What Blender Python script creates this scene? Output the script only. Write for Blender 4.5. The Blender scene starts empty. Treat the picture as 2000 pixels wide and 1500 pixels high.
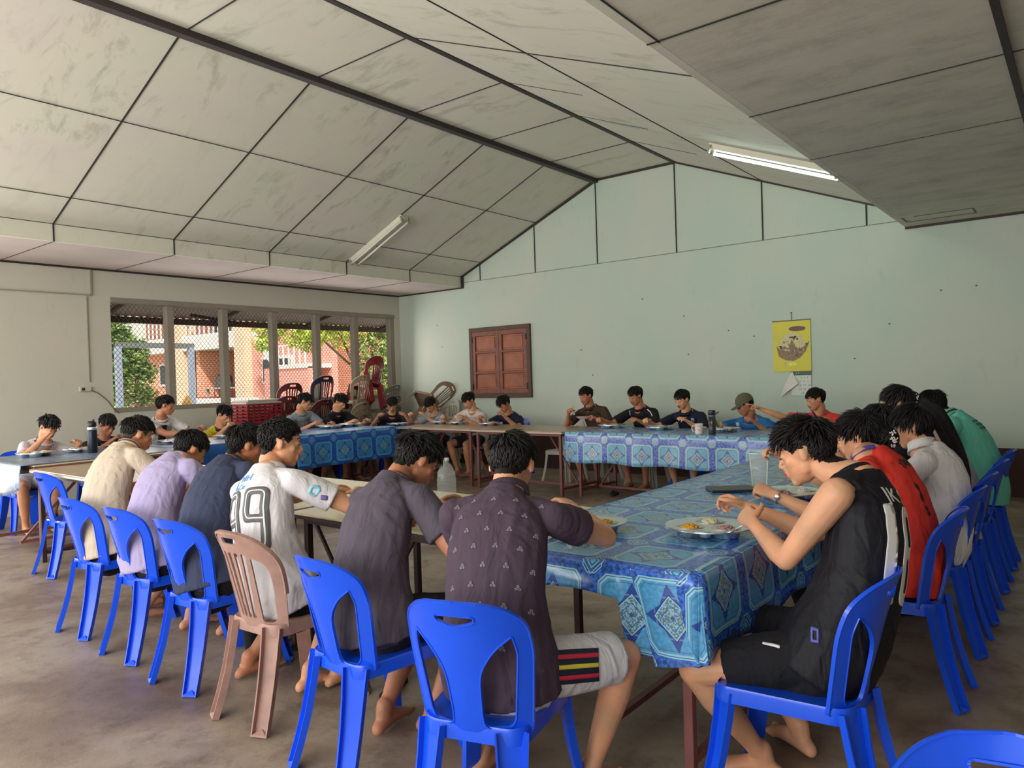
import bpy, bmesh, math, random
import numpy as np
from mathutils import Vector, Matrix, noise
from mathutils.bvhtree import BVHTree
from mathutils.geometry import delaunay_2d_cdt

# ------------------------------------------------------------------ camera, world, lights, exposure
scene = bpy.context.scene
COL = scene.collection
FOC, YAW, PIT, ROL, EYE = 1440.0, -0.6663, -0.00864, -0.0323, 1.5
_cy, _sy = math.cos(YAW), math.sin(YAW)
_fw = Vector((_sy * math.cos(PIT), _cy * math.cos(PIT), math.sin(PIT)))
_r = Vector((_cy, -_sy, 0)); _u = _r.cross(_fw)
_r, _u = _r * math.cos(ROL) + _u * math.sin(ROL), -_r * math.sin(ROL) + _u * math.cos(ROL)
cam_data = bpy.data.cameras.new('camera'); cam = bpy.data.objects.new('camera', cam_data)
COL.objects.link(cam); scene.camera = cam
cam_data.sensor_width = 36.0; cam_data.lens = FOC / 2000 * 36.0; cam_data.clip_start = 0.05
cam.matrix_world = Matrix(((_r.x, _u.x, -_fw.x, 0), (_r.y, _u.y, -_fw.y, 0), (_r.z, _u.z, -_fw.z, EYE), (0, 0, 0, 1)))

scene.view_settings.view_transform = 'Standard'
scene.view_settings.look = 'None'
scene.view_settings.gamma = 1.0
scene.view_settings.use_curve_mapping = False
scene.view_settings.exposure = -0.12
scene.cycles.max_bounces = 8
scene.cycles.diffuse_bounces = 4
scene.cycles.sample_clamp_indirect = 6.0

world = bpy.data.worlds.new('sky'); scene.world = world; world.use_nodes = True
_nt = world.node_tree; _bg = _nt.nodes['Background']
_sky = _nt.nodes.new('ShaderNodeTexSky'); _sky.sky_type = 'NISHITA'
_sky.sun_disc = False; _sky.sun_elevation = math.radians(48); _sky.sun_rotation = math.radians(120)
_sky.air_density = 1.6; _sky.dust_density = 3.0
_nt.links.new(_sky.outputs[0], _bg.inputs[0]); _bg.inputs[1].default_value = 0.30

def add_light(name, kind, loc, direction, energy, color, **kw):
    ld = bpy.data.lights.new(name, kind); ld.energy = energy; ld.color = color
    for k, v in kw.items(): setattr(ld, k, v)
    o = bpy.data.objects.new(name, ld); COL.objects.link(o); o.location = loc
    o.rotation_euler = Vector(direction).to_track_quat('-Z', 'Y').to_euler()
    return o
SUN = add_light('sun', 'SUN', (10, -10, 20), (-0.70, 0.50, -0.80), 5.2, (1.0, 0.95, 0.86), angle=0.02)
# daylight that comes in through the wide openings of the hall behind the camera and through its window
add_light('daylight_front_opening', 'AREA', (-4.6, -3.2, 1.9), (0.0, 1, 0.50), 540, (1.0, 0.985, 0.97), shape='RECTANGLE', size=9.5, size_y=2.4)
add_light('daylight_side_door', 'AREA', (-10.0, 0.6, 1.5), (1, 0.12, 0.10), 150, (1.0, 0.97, 0.94), shape='RECTANGLE', size=2.8, size_y=2.2)
add_light('daylight_window', 'AREA', (-10.2, 7.1, 1.97), (1, -0.05, -0.05), 50, (1.0, 0.93, 0.88), shape='RECTANGLE', size=4.9, size_y=1.4)

# ------------------------------------------------------------------ helpers
def L(c):
    return tuple(((v / 255.0) / 12.92 if v / 255.0 <= 0.04045 else ((v / 255.0 + 0.055) / 1.055) ** 2.4) for v in c) + (1.0,)

class Nd:
    """tiny expression builder for shader math nodes"""
    def __init__(s, nt, sock): s.nt = nt; s.o = sock
    def _m(s, op, b=None, c=None):
        n = s.nt.nodes.new('ShaderNodeMath'); n.operation = op
        for i, v in enumerate((s, b, c)):
            if v is None: continue
            if isinstance(v, Nd): s.nt.links.new(v.o, n.inputs[i])
            else: n.inputs[i].default_value = v
        return Nd(s.nt, n.outputs[0])
    def __add__(s, b): return s._m('ADD', b)
    def __sub__(s, b): return s._m('SUBTRACT', b)
    def __mul__(s, b): return s._m('MULTIPLY', b)
    def lt(s, b): return s._m('LESS_THAN', b)
    def gt(s, b): return s._m('GREATER_THAN', b)
    def abs(s): return s._m('ABSOLUTE')
    def fract(s): return s._m('FRACT')
    def max(s, b): return s._m('MAXIMUM', b)
    def min(s, b): return s._m('MINIMUM', b)
    def sin(s): return s._m('SINE')
    def near(s, b, w): return (s - b).abs().lt(w)

def mixc(nt, fac, a, b):
    n = nt.nodes.new('ShaderNodeMix'); n.data_type = 'RGBA'
    for i, v in ((0, fac), (6, a), (7, b)):
        if isinstance(v, Nd): nt.links.new(v.o, n.inputs[i])
        elif hasattr(v, 'is_linked'): nt.links.new(v, n.inputs[i])
        else: n.inputs[i].default_value = v
    return n.outputs[2]

def tex(nt, kind, scale, coord='Object', vscale=(1, 1, 1), **kw):
    tc = nt.nodes.new('ShaderNodeTexCoord'); mp = nt.nodes.new('ShaderNodeMapping')
    mp.inputs['Scale'].default_value = vscale
    nt.links.new(tc.outputs[coord], mp.inputs[0])
    n = nt.nodes.new(kind); nt.links.new(mp.outputs[0], n.inputs['Vector'])
    n.inputs['Scale'].default_value = scale
    for k, v in kw.items(): n.inputs[k].default_value = v
    return n

def ramp(nt, sock, stops):
    r = nt.nodes.new('ShaderNodeValToRGB'); nt.links.new(sock, r.inputs[0])
    el = r.color_ramp.elements
    while len(el) < len(stops): el.new(0.5)
    for e, (p, c) in zip(el, stops): e.position = p; e.color = c
    return r.outputs[0]

MATS = {}
def mat(name, color=(128, 128, 128), rough=0.6, metal=0.0, var=0.0, vscale=6.0, bump=0.0, bscale=60.0, spec=0.5,
        sheen=0.0, trans=0.0, emit=None, estr=0.0, fold=0.0):
    if name in MATS: return MATS[name]
    m = bpy.data.materials.new(name); m.use_nodes = True; nt = m.node_tree; b = nt.nodes['Principled BSDF']
    b.inputs['Roughness'].default_value = rough; b.inputs['Metallic'].default_value = metal
    b.inputs['Specular IOR Level'].default_value = spec
    if sheen: b.inputs['Sheen Weight'].default_value = sheen
    if trans: b.inputs['Transmission Weight'].default_value = trans
    c = L(color)
    n = tex(nt, 'ShaderNodeTexNoise', vscale, Detail=5.0)
    v = max(var, 0.02)
    lo = tuple(x * (1 - v) for x in c[:3]) + (1,); hi = tuple(min(1, x * (1 + v)) for x in c[:3]) + (1,)
    nt.links.new(ramp(nt, n.outputs['Fac'], [(0.3, lo), (0.7, hi)]), b.inputs['Base Color'])
    if emit: b.inputs['Emission Color'].default_value = L(emit); b.inputs['Emission Strength'].default_value = estr
    if bump or fold:
        bp = nt.nodes.new('ShaderNodeBump'); bp.inputs['Strength'].default_value = 1.0; bp.inputs['Distance'].default_value = bump
        n2 = tex(nt, 'ShaderNodeTexNoise', bscale, Detail=3.0)
        nt.links.new(n2.outputs['Fac'], bp.inputs['Height']); last = bp
        if fold:
            b2 = nt.nodes.new('ShaderNodeBump'); b2.inputs['Strength'].default_value = 1.0; b2.inputs['Distance'].default_value = fold
            n3 = tex(nt, 'ShaderNodeTexNoise', 7.0, vscale=(1.6, 1.6, 0.7), Detail=2.0, Distortion=1.2)
            nt.links.new(n3.outputs['Fac'], b2.inputs['Height'])
            nt.links.new(b2.outputs[0], bp.inputs['Normal'])
        nt.links.new(bp.outputs[0], b.inputs['Normal'])
    MATS[name] = m
    return m

def mesh(name, verts, faces, m, parent=None, smooth=False, midx=None, uvs=None):
    me = bpy.data.meshes.new(name); me.from_pydata([tuple(v) for v in verts], [], [tuple(f) for f in faces]); me.update()
    for x in (m if isinstance(m, (list, tuple)) else [m]): me.materials.append(x)
    if midx is not None: me.polygons.foreach_set('material_index', midx)
    if smooth: me.polygons.foreach_set('use_smooth', [True] * len(me.polygons))
    if uvs is not None:
        ul = me.uv_layers.new(name='UVMap')
        li = np.zeros(len(me.loops), dtype=np.int32); me.loops.foreach_get('vertex_index', li)
        ul.data.foreach_set('uv', np.asarray(uvs, dtype=np.float32)[li].ravel())
    o = bpy.data.objects.new(name, me); COL.objects.link(o)
    if parent is not None: o.parent = parent
    return o

def thing(name, label, cat, loc=(0, 0, 0), rotz=0.0, group=None):
    o = bpy.data.objects.new(name, None); COL.objects.link(o); o.empty_display_size = 0.1
    o.location = loc; o.rotation_euler = (0, 0, rotz); o['label'] = label; o['category'] = cat
    if group: o['group'] = group
    return o

def tag(o, label, cat, group=None):
    o['label'] = label; o['category'] = cat
    if group: o['group'] = group
    return o

def struct(o): o['kind'] = 'structure'; return o

def dup(root, loc=None, rotz=None, label=None, group=None, rot=None, m=None):
    def cp(o, par):
        c = o.copy(); COL.objects.link(c); c.parent = par
        if m is not None and o.type == 'MESH':
            c.data = o.data.copy()
            for i in range(len(c.data.materials)): c.data.materials[i] = m
        for ch in o.children: cp(ch, c)
        return c
    r = cp(root, None)
    if loc is not None: r.location = loc
    if rotz is not None: r.rotation_euler = (0, 0, rotz)
    if rot is not None: r.rotation_euler = rot
    if label: r['label'] = label
    if group: r['group'] = group
    elif 'group' in r.keys() and group is None: pass
    return r

class MB:
    def __init__(s): s.v = []; s.f = []; s.mi = []
    def add(s, vs, fs, mi=0):
        k = len(s.v); s.v += [Vector(v) for v in vs]; s.f += [tuple(i + k for i in f) for f in fs]; s.mi += [mi] * len(fs)
    def box(s, x0, x1, y0, y1, z0, z1, mi=0):
        s.add([(x0, y0, z0), (x1, y0, z0), (x1, y1, z0), (x0, y1, z0), (x0, y0, z1), (x1, y0, z1), (x1, y1, z1), (x0, y1, z1)],
              [(0, 3, 2, 1), (4, 5, 6, 7), (0, 1, 5, 4), (1, 2, 6, 5), (2, 3, 7, 6), (3, 0, 4, 7)], mi)
    def bar(s, a, b, w, h=None, up=(0, 0, 1), mi=0):
        a = Vector(a); b = Vector(b); h = w if h is None else h; d = (b - a).normalized()
        sd = d.cross(Vector(up))
        if sd.length < 1e-4: sd = d.cross(Vector((0, 1, 0)))
        sd.normalize(); u = sd.cross(d)
        vs = [p + sd * (w / 2 * i) + u * (h / 2 * j) for p in (a, b) for i, j in ((-1, -1), (1, -1), (1, 1), (-1, 1))]
        s.add(vs, [(0, 1, 2, 3), (7, 6, 5, 4), (0, 4, 5, 1), (1, 5, 6, 2), (2, 6, 7, 3), (3, 7, 4, 0)], mi)
    def tube(s, pts, rad, n=10, mi=0, cap=True):
        pts = [Vector(p) for p in pts]; rad = rad if isinstance(rad, (list, tuple)) else [rad] * len(pts)
        k = len(s.v); prev = None; vs = []; fs = []
        for i, p in enumerate(pts):
            d = (pts[min(i + 1, len(pts) - 1)] - pts[max(i - 1, 0)]).normalized()
            if prev is None:
                prev = d.cross(Vector((0, 0, 1)))
                if prev.length < 1e-3: prev = d.cross(Vector((0, 1, 0)))
            sd = (prev - d * prev.dot(d)).normalized(); prev = sd; u = d.cross(sd)
            vs += [p + (sd * math.cos(t) + u * math.sin(t)) * rad[i] for t in [2 * math.pi * j / n for j in range(n)]]
        for i in range(len(pts) - 1):
            for j in range(n): fs.append((i * n + j, i * n + (j + 1) % n, (i + 1) * n + (j + 1) % n, (i + 1) * n + j))
        if cap: fs.append(tuple(range(n))[::-1]); fs.append(tuple((len(pts) - 1) * n + j for j in range(n)))
        s.add(vs, fs, mi)
    def lathe(s, prof, c=(0, 0, 0), n=24, mi=0, sx=1, sy=1):
        vs = []; fs = []; c = Vector(c)
        for r, z in prof: vs += [c + Vector((r * sx * math.cos(2 * math.pi * j / n), r * sy * math.sin(2 * math.pi * j / n), z)) for j in range(n)]
        for i in range(len(prof) - 1):
            for j in range(n): fs.append((i * n + j, i * n + (j + 1) % n, (i + 1) * n + (j + 1) % n, (i + 1) * n + j))
        if prof[0][0] > 1e-5: fs.append(tuple(range(n))[::-1])
        if prof[-1][0] > 1e-5: fs.append(tuple((len(prof) - 1) * n + j for j in range(n)))
        s.add(vs, fs, mi)
    def ell(s, c, rx, ry, rz, ax=None, nu=14, nv=8, mi=0):
        c = Vector(c); X, Y, Z = ax if ax else (Vector((1, 0, 0)), Vector((0, 1, 0)), Vector((0, 0, 1)))
        vs = [c - Z * rz]; fs = []
        for i in range(1, nv):
            t = -math.pi / 2 + math.pi * i / nv
            vs += [c + X * (rx * math.cos(t) * math.cos(p)) + Y * (ry * math.cos(t) * math.sin(p)) + Z * (rz * math.sin(t)) for p in [2 * math.pi * j / nu for j in range(nu)]]
        vs.append(c + Z * rz); e = len(vs) - 1
        for j in range(nu):
            fs.append((0, 1 + (j + 1) % nu, 1 + j)); fs.append((e, 1 + (nv - 2) * nu + j, 1 + (nv - 2) * nu + (j + 1) % nu))
            for i in range(nv - 2):
                a = 1 + i * nu; fs.append((a + j, a + (j + 1) % nu, a + nu + (j + 1) % nu, a + nu + j))
        s.add(vs, fs, mi)
    def loft(s, rings, n=14, mi=0, round0=True, round1=True):
        """rings: (centre, lat, fwd, rx, ry)"""
        R = [(Vector(c), Vector(l), Vector(f), a, b) for c, l, f, a, b in rings]; out = []
        def cap(r, other, k):
            c, l, f, a, b = r; d = (c - other[0]).normalized(); q = min(a, b)
            return [(c + d * q * math.sin(t), l, f, a * math.cos(t), b * math.cos(t)) for t in ((0.5, 0.95, 1.3) if k else (1.3, 0.95, 0.5))]
        if round0: out += cap(R[0], R[1], False)
        out += R
        if round1: out += cap(R[-1], R[-2], True)
        vs = []; fs = []
        for c, l, f, a, b in out: vs += [c + l * (a * math.cos(t)) + f * (b * math.sin(t)) for t in [2 * math.pi * j / n for j in range(n)]]
        m = len(out)
        for i in range(m - 1):
            for j in range(n): fs.append((i * n + j, i * n + (j + 1) % n, (i + 1) * n + (j + 1) % n, (i + 1) * n + j))
        fs.append(tuple(range(n))[::-1]); fs.append(tuple((m - 1) * n + j for j in range(n)))
        s.add(vs, fs, mi)
    def obj(s, name, m, parent=None, smooth=False):
        return mesh(name, s.v, s.f, m, parent, smooth, s.mi if isinstance(m, (list, tuple)) else None)

def bevel(o, w=0.004, seg=2, angle=0.6):
    md = o.modifiers.new('bevel', 'BEVEL'); md.width = w; md.segments = seg; md.limit_method = 'ANGLE'; md.angle_limit = angle
    return o

def inpoly(p, poly):
    x, y = p; c = False; j = len(poly) - 1
    for i in range(len(poly)):
        xi, yi = poly[i]; xj, yj = poly[j]
        if (yi > y) != (yj > y) and x < (xj - xi) * (y - yi) / (yj - yi) + xi: c = not c
        j = i
    return c

def roundpoly(pts, r, seg=5):
    """round each corner of a polygon; pts may carry own radius"""
    out = []; n = len(pts)
    for i in range(n):
        p = Vector(pts[i][:2]); q = Vector(pts[i - 1][:2]); w = Vector(pts[(i + 1) % n][:2])
        rr = pts[i][2] if len(pts[i]) > 2 else r
        a = q - p; b = w - p; la = a.length; lb = b.length; rr = min(rr, la * 0.49, lb * 0.49)
        if rr < 1e-5: out.append(tuple(p)); continue
        s0 = p + a.normalized() * rr; s1 = p + b.normalized() * rr
        for k in range(seg + 1):
            t = k / seg; out.append(tuple(s0 * (1 - t) ** 2 + p * 2 * t * (1 - t) + s1 * t * t))
    return out

def panel(outline, holes, mapf, th, step=0.02, flip=False):
    """flat shape with holes, meshed finely, mapped by mapf(u,v)->(point, normal) and given thickness; returns verts, faces"""
    def dens(poly):
        out = []
        for i in range(len(poly)):
            a = Vector(poly[i]); b = Vector(poly[(i + 1) % len(poly)]); k = max(1, int((b - a).length / step))
            out += [tuple(a + (b - a) * (j / k)) for j in range(k)]
        return out
    loops = [dens(outline)] + [dens(h) for h in holes]
    pts = []; edges = []
    for lp in loops:
        k = len(pts); pts += lp; edges += [(k + i, k + (i + 1) % len(lp)) for i in range(len(lp))]
    xs = [p[0] for p in outline]; ys = [p[1] for p in outline]
    y = min(ys) + step / 2
    while y < max(ys):
        x = min(xs) + step / 2
        while x < max(xs):
            if inpoly((x, y), loops[0]) and not any(inpoly((x, y), h) for h in loops[1:]):
                if min((x - p[0]) ** 2 + (y - p[1]) ** 2 for p in pts[:sum(len(l) for l in loops)]) > (step * 0.45) ** 2: pts.append((x, y))
            x += step
        y += step
    vo, eo, fo, *_ = delaunay_2d_cdt([Vector(p) for p in pts], edges, [], 0, 1e-5)
    fs = []
    for f in fo:
        c = sum((vo[i] for i in f), Vector((0, 0))) / len(f)
        if inpoly(c, loops[0]) and not any(inpoly(c, h) for h in loops[1:]): fs.append(tuple(f))
    V0 = []; V1 = []
    for p in vo:
        q, nn = mapf(p.x, p.y); V0.append(q + nn * (th / 2)); V1.append(q - nn * (th / 2))
    n = len(vo); faces = list(fs) + [tuple(i + n for i in f[::-1]) for f in fs]
    cnt = {}
    for f in fs:
        for i in range(len(f)):
            e = (f[i], f[(i + 1) % len(f)]); cnt[e] = 1
    for (a, b) in cnt:
        if (b, a) not in cnt: faces.append((b, a, a + n, b + n))
    return V0 + V1, faces

def smooth_by_angle(o, ang=0.6):
    me = o.data; me.polygons.foreach_set('use_smooth', [True] * len(me.polygons))
    bm = bmesh.new(); bm.from_mesh(me)
    for e in bm.edges:
        if len(e.link_faces) == 2 and e.calc_face_angle(0) > ang: e.smooth = False
    bm.to_mesh(me); bm.free(); return o
PI = math.pi
# ------------------------------------------------------------------ the room
XL, XR, YB, YF = -10.39, 2.4, 9.8, -3.4      # left wall, right wall, back wall, open front
ZS, ZU, ZT = 3.13, 3.32, 4.51                # low soffit, foot of the slope, flat top of the ceiling
SL, SR, TL, TR = -8.77, -1.70, -5.94, -4.62  # soffit edges and edges of the flat top

def wall_paint(name, base, streak, low=None):
    m = bpy.data.materials.new(name); m.use_nodes = True; nt = m.node_tree; b = nt.nodes['Principled BSDF']
    b.inputs['Roughness'].default_value = 0.75
    n1 = tex(nt, 'ShaderNodeTexNoise', 0.9, Detail=4.0); n2 = tex(nt, 'ShaderNodeTexNoise', 9.0, vscale=(1, 1, 0.4), Detail=6.0)
    c1 = ramp(nt, n1.outputs['Fac'], [(0.35, L(base)), (0.75, L(streak))])
    dk = tuple(int(v * 0.93) for v in base)
    f = Nd(nt, ramp(nt, n2.outputs['Fac'], [(0.62, (0, 0, 0, 1)), (0.8, (1, 1, 1, 1))]))
    c2 = mixc(nt, f * 0.5, c1, L(dk))
    if low:
        g = nt.nodes.new('ShaderNodeNewGeometry'); sp = nt.nodes.new('ShaderNodeSeparateXYZ'); nt.links.new(g.outputs['Position'], sp.inputs[0])
        c2 = mixc(nt, Nd(nt, sp.outputs[2]).lt(low[0]), c2, L(low[1]))
    nt.links.new(c2, b.inputs['Base Color'])
    bp = nt.nodes.new('ShaderNodeBump'); bp.inputs['Distance'].default_value = 0.0016
    n3 = tex(nt, 'ShaderNodeTexNoise', 14.0, Detail=4.0); nt.links.new(n3.outputs['Fac'], bp.inputs['Height']); nt.links.new(bp.outputs[0], b.inputs['Normal'])
    return m
M_WALL = wall_paint('pale_green_wall_paint', (182, 198, 186), (194, 199, 188), low=(0.54, (62, 36, 34)))
M_WALLL = wall_paint('pale_left_wall_paint', (196, 196, 182), (203, 198, 186))

def ceiling_mat():
    m = bpy.data.materials.new('stained_ceiling_board'); m.use_nodes = True; nt = m.node_tree; b = nt.nodes['Principled BSDF']
    b.inputs['Roughness'].default_value = 0.85
    n1 = tex(nt, 'ShaderNodeTexNoise', 1.1, Detail=6.0, Roughness=0.6)
    n2 = tex(nt, 'ShaderNodeTexNoise', 3.2, vscale=(0.45, 1.5, 1), Detail=9.0, Roughness=0.72, Distortion=0.6)
    n4 = tex(nt, 'ShaderNodeTexNoise', 0.55, Detail=2.0)
    c1 = ramp(nt, n1.outputs['Fac'], [(0.3, L((214, 208, 200))), (0.5, L((216, 214, 200))), (0.7, L((210, 214, 198)))])
    f = Nd(nt, ramp(nt, n2.outputs['Fac'], [(0.52, (0, 0, 0, 1)), (0.68, (1, 1, 1, 1))]))
    g = Nd(nt, ramp(nt, n4.outputs['Fac'], [(0.42, (0, 0, 0, 1)), (0.6, (1, 1, 1, 1))]))
    c2 = mixc(nt, f * (g * 0.42 + 0.10), c1, L((140, 136, 118)))
    nt.links.new(c2, b.inputs['Base Color'])
    return m
M_CEIL = ceiling_mat()
M_SOFF = mat('pinkish_soffit_board', (196, 184, 178), 0.85, var=0.09, vscale=2.0)
def soffit_right_mat():
    m = bpy.data.materials.new('dull_soffit_board'); m.use_nodes = True; nt = m.node_tree; b = nt.nodes['Principled BSDF']
    b.inputs['Roughness'].default_value = 0.7
    n2 = tex(nt, 'ShaderNodeTexNoise', 2.2, vscale=(0.8, 1.6, 1), Detail=10.0, Roughness=0.8)
    c = ramp(nt, n2.outputs['Fac'], [(0.30, L((176, 172, 162))), (0.5, L((206, 203, 190))), (0.70, L((216, 213, 198)))])
    nt.links.new(c, b.inputs['Base Color']); return m
M_SOFR = soffit_right_mat()
M_JOINT = mat('dark_board_joint', (46, 44, 42), 0.8)
M_BEAM = mat('dark_painted_steel_beam', (52, 44, 46), 0.55, var=0.1)
M_TRIM = mat('brown_black_moulding', (48, 36, 30), 0.6)

def floor_mat():
    m = bpy.data.materials.new('worn_polished_concrete'); m.use_nodes = True; nt = m.node_tree; b = nt.nodes['Principled BSDF']
    n1 = tex(nt, 'ShaderNodeTexNoise', 0.7, Detail=7.0, Roughness=0.62, Distortion=0.4)
    n2 = tex(nt, 'ShaderNodeTexNoise', 5.0, Detail=9.0, Roughness=0.75)
    n3 = tex(nt, 'ShaderNodeTexNoise', 40.0, Detail=2.0)
    c1 = ramp(nt, n1.outputs['Fac'], [(0.30, L((96, 80, 68))), (0.44, L((134, 114, 98))), (0.55, L((160, 144, 126))), (0.68, L((112, 94, 80)))])
    f = Nd(nt, ramp(nt, n2.outputs['Fac'], [(0.5, (0, 0, 0, 1)), (0.68, (1, 1, 1, 1))]))
    c2 = mixc(nt, f * 0.6, c1, L((80, 68, 58)))
    f3 = Nd(nt, ramp(nt, n3.outputs['Fac'], [(0.72, (0, 0, 0, 1)), (0.78, (1, 1, 1, 1))]))
    c3 = mixc(nt, f3 * 0.7, c2, L((170, 158, 142)))
    nt.links.new(c3, b.inputs['Base Color'])
    nt.links.new(ramp(nt, n2.outputs['Fac'], [(0.3, (0.30, 0.30, 0.30, 1)), (0.7, (0.58, 0.58, 0.58, 1))]), b.inputs['Roughness'])
    bp = nt.nodes.new('ShaderNodeBump'); bp.inputs['Distance'].default_value = 0.003
    nt.links.new(n2.outputs['Fac'], bp.inputs['Height']); nt.links.new(bp.outputs[0], b.inputs['Normal'])
    return m
b = MB(); b.box(XL - 0.2, XR + 0.2, YF, YB + 0.2, -0.15, 0)
struct(b.obj('floor', floor_mat()))
# back wall with its gable: solid up to the ceiling line
b = MB()
prof = [(XL - 0.2, 0), (XR + 0.2, 0), (XR + 0.2, ZS + 0.05), (SR, ZS + 0.05), (SR, ZU), (TR, ZT), (TL, ZT), (SL, ZU), (SL, ZS + 0.05), (XL - 0.2, ZS + 0.05)]
n = len(prof); b.add([(x, YB, z) for x, z in prof] + [(x, YB + 0.2, z) for x, z in prof],
                     [tuple(range(n)), tuple(range(n, 2 * n))[::-1]] + [(i, i + n, (i + 1) % n + n, (i + 1) % n) for i in range(n)])
struct(b.obj('wall_back', M_WALL))
# left wall with the window opening
WY0, WY1, WZ0, WZ1 = 4.50, 9.66, 1.20, 2.76
b = MB(); b.box(XL - 0.18, XL, 2.2, WY0, 0, ZS + 0.05); b.box(XL - 0.18, XL, WY1, YB + 0.01, 0, ZS + 0.05)
b.box(XL - 0.18, XL, WY0, WY1, 0, WZ0); b.box(XL - 0.18, XL, WY0, WY1, WZ1, ZS + 0.05)
b.box(XL - 0.18, XL, YF, 2.2, 2.6, ZS + 0.05); b.box(XL - 0.18, XL, YF, -1.2, 0, 2.6)
struct(b.obj('wall_left', M_WALLL))
b = MB(); b.box(XR, XR + 0.2, YF, YB, 0, ZS + 0.05)
struct(b.obj('wall_right', mat('dim_side_wall', (150, 146, 132), 0.8, var=0.05)))
# a shallow raised panel and its edge lines on the left wall
b = MB(); b.bar((XL + 0.012, 2.3, 2.77), (XL + 0.012, 4.24, 2.77), 0.03, 0.012); b.bar((XL + 0.012, 4.26, 2.76), (XL + 0.012, 4.26, ZS), 0.02, 0.02)
b.bar((XL + 0.012, 4.20, 2.75), (XL + 0.012, 4.20, 1.62), 0.02, 0.008)
struct(b.obj('trim_1', mat('wall_edge_line', (150, 148, 132), 0.7)))
# ceiling: soffits, bulkheads, slopes and flat top
b = MB(); T = 0.05
def slab(p0, p1, m):
    (x0, z0), (x1, z1) = p0, p1
    d = Vector((x1 - x0, z1 - z0)).normalized(); nx, nz = -d.y * T, d.x * T
    if nz < 0: nx, nz = -nx, -nz
    if abs(x1 - x0) < 1e-6: nx, nz = (-T if x0 < -5 else T), 0
    b.add([(x0, YF, z0), (x1, YF, z1), (x1, YB, z1), (x0, YB, z0), (x0 + nx, YF, z0 + nz), (x1 + nx, YF, z1 + nz), (x1 + nx, YB, z1 + nz), (x0 + nx, YB, z0 + nz)],
          [(0, 3, 2, 1), (4, 5, 6, 7), (0, 1, 5, 4), (1, 2, 6, 5), (2, 3, 7, 6), (3, 0, 4, 7)], m)
slab((XL, ZS), (SL - .052, ZS), 1); slab((SL, ZS), (SL, ZU), 0); slab((SL, ZU), (TL, ZT), 0); slab((TL, ZT), (TR, ZT), 0)
slab((TR, ZT), (SR, ZU), 0); slab((SR, ZU), (SR, ZS), 0); slab((SR + .052, ZS), (XR, ZS), 2)
b.box(XL - 0.3, XR + 0.3, YF, YB + 0.3, 4.75, 4.85, 2); b.box(XL - 0.3, XL - 0.2, YF, YB + 0.3, 3.1, 4.85, 2); b.box(XR + 0.2, XR + 0.3, YF, YB + 0.3, 3.1, 4.85, 2)
CEIL = struct(b.obj('ceiling', [M_CEIL, M_SOFF, M_SOFR]))
# board joints
def slope_z(x): return ZU + (x - SL) * (ZT - ZU) / (TL - SL) if x < TL else (ZT if x < TR else ZT - (x - TR) * (ZT - ZU) / (SR - TR))
J = MB(); yj = [y for y in [-2.0, -0.69, 0.63, 1.92, 3.24, 4.57, 5.90, 7.22, 8.53]]
o_ = 0.004
for y in yj:
    J.bar((SL, y, ZU - o_), (TL, y, ZT - o_), 0.014, 0.006); J.bar((SL + o_, y, ZS), (SL + o_, y, ZU), 0.014, 0.006, up=(1, 0, 0))
    J.bar((TL, y + 0.02, ZT - o_), (TR, y + 0.02, ZT - o_), 0.010, 0.006)
    J.bar((XL, y, ZS - o_), (SL, y, ZS - o_), 0.007, 0.004)
for y in (2.0, 4.62): J.bar((TR, y, ZT - o_), (SR, y, ZU - o_), 0.012, 0.006)
for y in (5.95, 7.25, 8.5): J.bar((TR, y, ZT - o_), (TR + 0.9, y, slope_z(TR + 0.9) - o_), 0.005, 0.004)
for x in (-8.30, -7.10): J.bar((x, YF, slope_z(x) - o_), (x, YB, slope_z(x) - o_), 0.010, 0.005)
J.bar((-3.39, YF, slope_z(-3.39) - o_), (-3.39, YB, slope_z(-3.39) - o_), 0.010, 0.005)
J.bar((SL + .002, YF, ZU - .002), (SL + .002, YB, ZU - .002), 0.006, 0.006)
for y, w in ((0.7, .01), (2.0, .01), (3.33, .011), (4.72, .008), (6.02, .003)): J.bar((SR, y, ZS - o_), (XR, y, ZS - o_), w, 0.004)
J.bar((SR + .06, 2.7, ZS - o_), (SR + .06, 3.35, ZS - o_), .008, .004)
J.obj('board_joints', M_JOINT, CEIL)
# big beams and wall-top mouldings
def trim(name, segs, m):
    b = MB()
    for a, c, w, h, up in segs: b.bar(a, c, w, h, up)
    return struct(b.obj(name, m))
trim('trim_2', [((TL, YF, ZT - 0.03), (TL, YB, ZT - 0.03), 0.085, 0.06, (0, 0, 1))], M_BEAM)
trim('trim_3', [((TR, YF, ZT - 0.012), (TR, YB, ZT - 0.012), 0.055, 0.02, (0, 0, 1))], M_BEAM)
trim('trim_4', [((-0.31, YF, ZS - 0.012), (-0.31, YB, ZS - 0.012), 0.035, 0.02, (0, 0, 1))], M_BEAM)
y = YB - 0.014
G = lambda a, c, w: (a, c, 0.025, w, (0, 0, 1))
trim('trim_5', [G((SL + .01, y, ZU), (TL, y, ZT - .02), .045), G((TL, y, ZT - .015), (TR, y, ZT - .015), .035), G((TR, y, ZT - .01), (SR, y, ZU - .005), .028),
                ((SL + .03, y, ZS), (SL + .03, y, ZU), 0.05, 0.025, (0, 1, 0)), G((XL, y, ZS - .008), (SL + .05, y, ZS - .008), .028), G((SR, y, ZS - .012), (XR, y, ZS - .012), .030)], M_TRIM)
trim('trim_6', [((XL + .012, YF, ZS - .01), (XL + .012, YB, ZS - .01), 0.022, 0.028, (0, 0, 1))], M_TRIM)
g = []
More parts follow.
